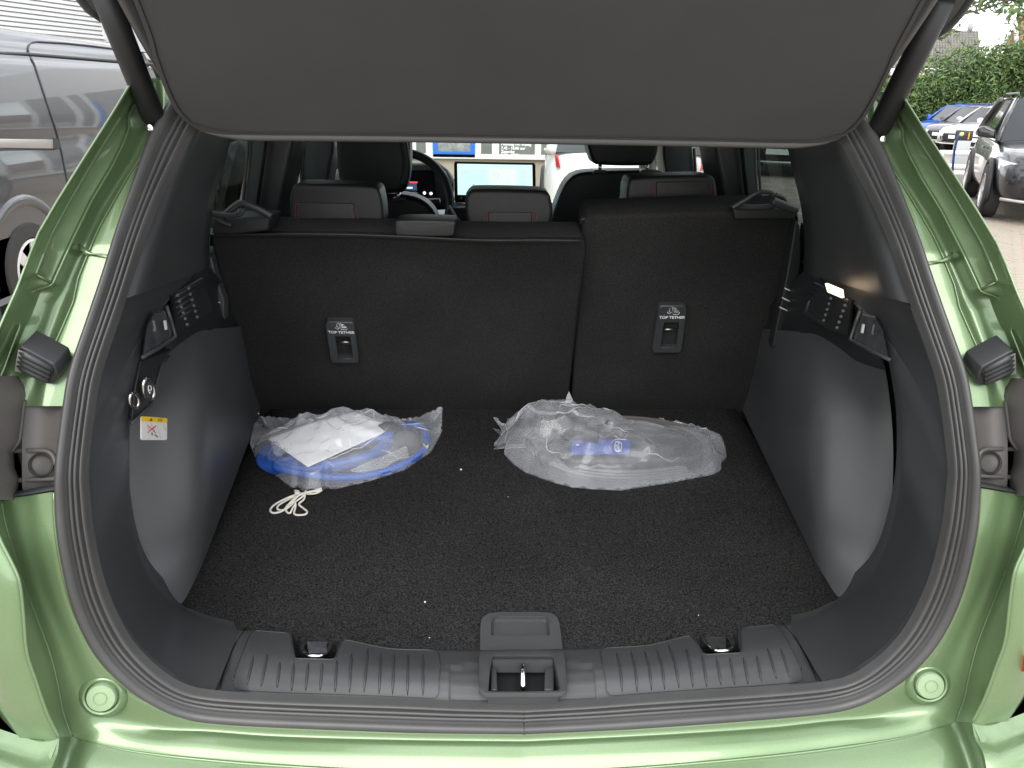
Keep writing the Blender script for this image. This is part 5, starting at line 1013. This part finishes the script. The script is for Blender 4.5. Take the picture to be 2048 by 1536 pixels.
# ---- shop front ahead
SH = empty('shop_front', (0, 13.4, 0), 'white framed shop front with opening hours seen through the windscreen', 'building'); YS = 13.4
def SP(x, y, e=0): return PY(x, y, YS-e)
zb0 = SP(900, 316)[2]; tan = mat('tan_wall', (.42, .36, .29), .8)
box('plinth', (-2.0, YS+.12, zb0/2), (9, .2, zb0), tan, SH); box('fascia', (-2., YS+.12, 3.2), (9, .2, 1.2), fw, SH); box('back_room', (-2., YS+3.2, 1.6), (9, .1, 3.2), mat('dim_room', (.30, .29, .27), .8), SH)
for a, b in ((640, 700), (818, 832), (852, 866), (950, 962), (984, 998), (1070, 1082), (1160, 1176), (1290, 1306), (1400, 1420)):
    x0, x1 = SP(a, 300)[0], SP(b, 300)[0]; box('mullion', ((x0+x1)/2, YS+.03, (zb0+2.6)/2), (x1-x0, .10, 2.6-zb0), fw, SH)
box('window_sill', (-2., YS+.02, zb0+.03), (9, .14, .07), fw, SH)
for a, b in ((832, 852), (866, 950), (962, 984), (998, 1070), (1082, 1160), (1176, 1290)):
    x0, x1 = SP(a, 300)[0], SP(b, 300)[0]; obj('pane', [(x0, YS+.05, zb0), (x1, YS+.05, zb0), (x1, YS+.05, 2.6), (x0, YS+.05, 2.6)], [(0, 1, 2, 3)], M['windscreen'], SH)
x0, x1 = SP(866, 300)[0], SP(950, 300)[0]; z0, z1 = SP(900, 314)[2], SP(900, 303)[2]; bm_ = flat('sign_blue', (.02, .16, .62))
box('blue_frame', ((x0+x1)/2, YS-.03, (z0+z1)/2), (x1-x0, .04, z1-z0), bm_, SH); t_ = (x1-x0)*.11
for xx in (x0+t_/2, x1-t_/2): box('blue_frame', (xx, YS-.03, (z1+2.2)/2), (t_, .04, 2.2-z1), bm_, SH)
box('poster', ((x0+x1)/2, YS-.012, (z1+2.2)/2), (x1-x0-2*t_, .02, 2.2-z1), mat('poster_print', (.30, .31, .30), .5, var=(9, .5)), SH)
xt = SP(1002, 300)[0]
for s, y in (('Openingstijden', 281.5), ('Maandag t/m vrijdag', 288), ('7.45 - 18.00 uur', 296), ('Zaterdag', 303), ('9.00 - 17.00 uur', 310)):
    text('opening_hours', s, .062, np.array([xt, YS-.03, SP(1002, y)[2]]), (1, 0, 0), (0, 0, 1), M['white_print'], SH, bold=.003, align='LEFT')

# ---- charging post with guard frame, and the plugged-in lead
p0 = PZ(1908, 365, 0); CP = empty('charging_post', (p0[0], p0[1], 0), 'grey charging post behind a white guard frame', 'charging post'); gpost = mat('post_grey', (.42, .44, .45), .45, .3)
_u = np.array([.857, -.515, 0])
box('post', (p0[0], p0[1], .42), (.30, .14, .84), gpost, CP, Matrix.Rotation(-.55, 3, 'Z'), .015); box('post_head', (p0[0], p0[1], .93), (.32, .16, .20), M['trim_gloss'], CP, Matrix.Rotation(-.55, 3, 'Z'), .02)
slab('status_light', [p0+np.array([dx, -.12, z]) for dx, z in ((.02, .86), (.10, .86), (.10, 1.0), (.02, 1.0))], (0, .01, 0), mat('orange_light', (.8, .35, .03), .4), CP)
GU = empty('guard_frame', (p0[0], p0[1]-.6, 0), 'white painted steel guard frame before the charging post', 'barrier')
for a, b in (((1874, 358), (1882, 302)), ((1938, 352), (1944, 300))): tube('guard_leg', [PY(*a, p0[1]-.5), PY(*b, p0[1]-.5)], .055, M['white_paint'], GU, 10)
for y in (305, 332, 345): tube('guard_rail', [PY(1880, y, p0[1]-.5), PY(1945, y+2, p0[1]-.5)], .05, M['white_paint'], GU, 10)
lead = tube('charging_lead', spl([PY(1926, 268, 11.6), PY(1916, 275, 12.0), PY(1909, 300, 12.6), PY(1905, 340, 12.9)]+[PZ(1903, 378, .02), PZ(1910, 383, .02), PZ(1928, 379, .02), PZ(1936, 378, .02)], 60), .018, M['blue_cable'], None, 8); tag(lead, 'thin blue charging lead hanging down beside the black SUV', 'cable')
lathe('charge_plug', [(.0, -.05), (.025, -.05), (.028, .04), (0, .05)], PY(1924, 268, 11.6), (-.6, -.8, 0), flat('plug_yellow', (.72, .68, .22)), lead, 12)

# ================================================================== hedge, houses, tree
leafm = []
for i, c in enumerate([(.085, .145, .045), (.12, .19, .055), (.065, .115, .045), (.165, .21, .06)]):
    m = mat('leaf_%d' % i, c, .55); b = m.node_tree.nodes['Principled BSDF']; b.inputs['Subsurface Weight'].default_value = 0; leafm.append(m)
def leaves(name, centers, size, parent, mats=leafm, w=.55):
    n = len(centers); rg = np.random.RandomState(5); V, Fc, mi = [], [], []
    for k, c in enumerate(centers):
        a = rg.randn(3); a /= np.linalg.norm(a); b = np.cross(a, rg.randn(3)); b /= np.linalg.norm(b)+1e-9; s = size*(.6+.8*rg.rand()); i = len(V)
        V += [c-a*s, c+b*s*w*.5-a*s*.1, c+a*s, c-b*s*w*.5-a*s*.1]; Fc.append((i, i+1, i+2, i+3)); mi.append(rg.choice(len(mats), p=[.4, .3, .2, .1]))
    o = obj(name, V, Fc, mats, parent, False, mi); o['kind'] = 'stuff'; return o
rg = np.random.RandomState(2)
HE = empty('hedge', (21, 33, 0), 'tall overgrown green hedge behind the parked cars', 'hedge')
cs = []; tops = [(x, PY(x, y, 33.)) for x, y in [(1700, 190), (1790, 178), (1830, 160), (1880, 138), (1930, 118), (1965, 106), (2000, 108), (2048, 98), (2120, 90), (2300, 95)]]
tx = [p[0] for _, p in tops]; tz = [p[2] for _, p in tops]
lump = [(rg.uniform(tx[0], tx[-1]), rg.uniform(.3, 4), rg.uniform(.4, 1.0)) for _ in range(110)]
for x, z, r in lump + [(x, np.interp(x, tx, tz)-rg.uniform(.1, .9), rg.uniform(.35, .8)) for x in np.linspace(tx[0], tx[-1], 46)]:
    zt = np.interp(x, tx, tz); 
    if z > zt: z = zt-.3
    for _ in range(260):
        d = rg.randn(3); d /= np.linalg.norm(d); d *= r*(.75+.35*rg.rand()); cs.append(np.array([x+d[0], 33.2+d[1]*1.0+rg.randn()*.25, max(.05, z+d[2])]))
leaves('foliage', cs, .105, HE)
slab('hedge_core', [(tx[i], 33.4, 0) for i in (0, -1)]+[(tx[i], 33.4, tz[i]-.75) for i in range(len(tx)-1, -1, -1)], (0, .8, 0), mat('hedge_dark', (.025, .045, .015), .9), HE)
for k in range(14): x = rg.uniform(tx[0], tx[-1]); tube('stem', [(x, 33.3, 0), (x+rg.randn()*.2, 33.3, 1.2), (x+rg.randn()*.4, 33.2, np.interp(x, tx, tz)-.2)], [.05, .035, .01], mat('bark', (.08, .06, .045), .9) if k == 0 else bpy.data.materials['bark'], HE, 6)
rt = mat('roof_tiles', (.20, .185, .17), .8, var=(3, .3)); rt2 = mat('red_roof_tiles', (.30, .18, .13), .8, var=(3, .3))
def tiled(name, a, b, c, d, nu, nv, m, parent):           # roof plane a-b eave, d-c ridge, courses of tiles
    a, b, c, d = map(np.array, (a, b, c, d)); nm = np.cross(b-a, d-a); nm = nm/np.linalg.norm(nm); nm *= np.sign(-nm[1]); L_ = []
    base = obj(name, [a, b, c, d], [(0, 1, 2, 3)], m, parent); v, f = [], []
    P = lambda u, w, h=0: (a*(1-u)+b*u)*(1-w)+(d*(1-u)+c*u)*w+nm*h
    for i in range(nu):
        for j in range(nv):
            u0, u1, w0, w1 = i/nu+.006, (i+1)/nu-.006, j/nv, (j+1)/nv; L_.append(([P(u0, w0, .05), P(u1, w0, .05), P(u1, w1, .012), P(u0, w1, .012), P((u0+u1)/2, w0, .085), P((u0+u1)/2, w1, .04)], [(0, 4, 5, 3), (4, 1, 2, 5)]))
    o = obj('roof_tiles', *join_vf(L_), m, base); o['kind'] = 'stuff'
H1 = empty('house', (22, 42, 0), 'brick house with a grey tiled roof behind the hedge', 'house', 'houses behind the hedge')
e0, e1 = PY(1700, 138, 40), PY(1962, 136, 40); r0, r1 = PY(1700, 61, 44), PY(1957, 62, 44)
tiled('roof', e0, e1, r1, r0, 44, 14, rt, H1)
slab('gutter', [e0+np.array([0, -.1, -.02]), e1+np.array([0, -.1, -.02]), e1+np.array([0, -.1, -.30]), e0+np.array([0, -.1, -.30])], (0, .2, 0), M['white_paint'], H1)
slab('wall', [(e0[0]+.2, 40.3, 0), (e1[0]-.2, 40.3, 0), (e1[0]-.2, 40.3, e1[2]-.05), (e0[0]+.2, 40.3, e0[2]-.05)], (0, 7, 0), M['brick'], H1)
wc_ = PY(1852, 160, 40.25); slab('window', [(wc_[0]-.6, 40.25, wc_[2]-1.2), (wc_[0]+.6, 40.25, wc_[2]-1.2), (wc_[0]+.6, 40.25, wc_[2]+.3), (wc_[0]-.6, 40.25, wc_[2]+.3)], (0, .1, 0), M['white_paint'], H1)
cp = PY(1940, 60, 44); tube('chimney_pot', [cp+np.array([0, 0, -.1]), cp+np.array([0, 0, .3])], .14, gw, H1, 8)
H2 = empty('house', (27, 40, 0), 'gabled house with red roof tiles at the far right edge', 'house', 'houses behind the hedge')
a0, a1, g1_ = PY(2008, 95, 38), PY(2100, 100, 38), PY(2034, 30, 38)
gd = np.array([2.2, 6.0, 0]); slab('wall', [(PY(2008, 95, 38)[0], 38, 0), (PY(2034, 60, 38)[0]+.1, 38, 0), PY(2034, 33, 38)+np.array([.05, 0, 0]), PY(2010, 92, 38)], (4.6, 6, 0), M['brick'], H2)
rb = PY(2031, 100, 38); tiled('roof', PY(2032, 108, 37.8), PY(2170, 108, 37.8), PY(2170, 31, 39.4), PY(2030, 31, 39.4), 20, 12, rt2, H2)
tube('verge_board', [PY(2030, 31, 37.9), PY(2034, 108, 37.7)], .09, M['white_paint'], H2, 6); tube('verge_board', [PY(2029, 31, 37.9), PY(2005, 100, 37.9)], .07, M['white_paint'], H2, 6)
TR = empty('tree', (9.6, 8.6, 0), 'tree whose leafy branch tips hang in at the upper right', 'tree')
bk_ = bpy.data.materials['bark']; hubs = [PY(x, y, Y) for x, y, Y in [(1895, 22, 8.6), (1912, 8, 8.7), (1898, 38, 8.5), (1935, -30, 9.0), (1972, -4, 8.8), (2005, -2, 8.6), (2020, 12, 8.7), (2040, -6, 8.6), (2048, 20, 8.4), (2100, -40, 8.5), (2000, -60, 9), (1960, -70, 9), (2090, 0, 8.2), (2180, -60, 8.4)]]
tube('trunk', [(9.6, 8.6, 0), (9.55, 8.6, 1.4), (9.4, 8.6, 2.6), (9.3, 8.7, 3.6)], [.22, .17, .14, .08], bk_, TR, 12)
for h in hubs: tube('limb', spl([np.array([9.4, 8.6, 2.5]), (np.array([9.4, 8.6, 3.1])+h)/2+np.array([0, 0, .25]), h], 12), np.linspace(.05, .006, 12), bk_, TR, 6)
cs = []
for h in hubs:
    for _ in range(11):
        c = h+rg.randn(3)*np.array([.16, .2, .12])
        for _ in range(9): cs.append(c+rg.randn(3)*.05)
for _ in range(2600):
    d = rg.randn(3); d /= np.linalg.norm(d); cs.append(np.array([9.7, 8.6, 4.1])+d*np.array([1.9, 1.9, 1.2])*(.4+.6*rg.rand()))
cs = [c for c in cs if not (PROJ(c)[1] > 26 and PROJ(c)[0] < 2010 and PROJ(c)[0] > 1925)]
leaves('crown', cs, .05, TR)
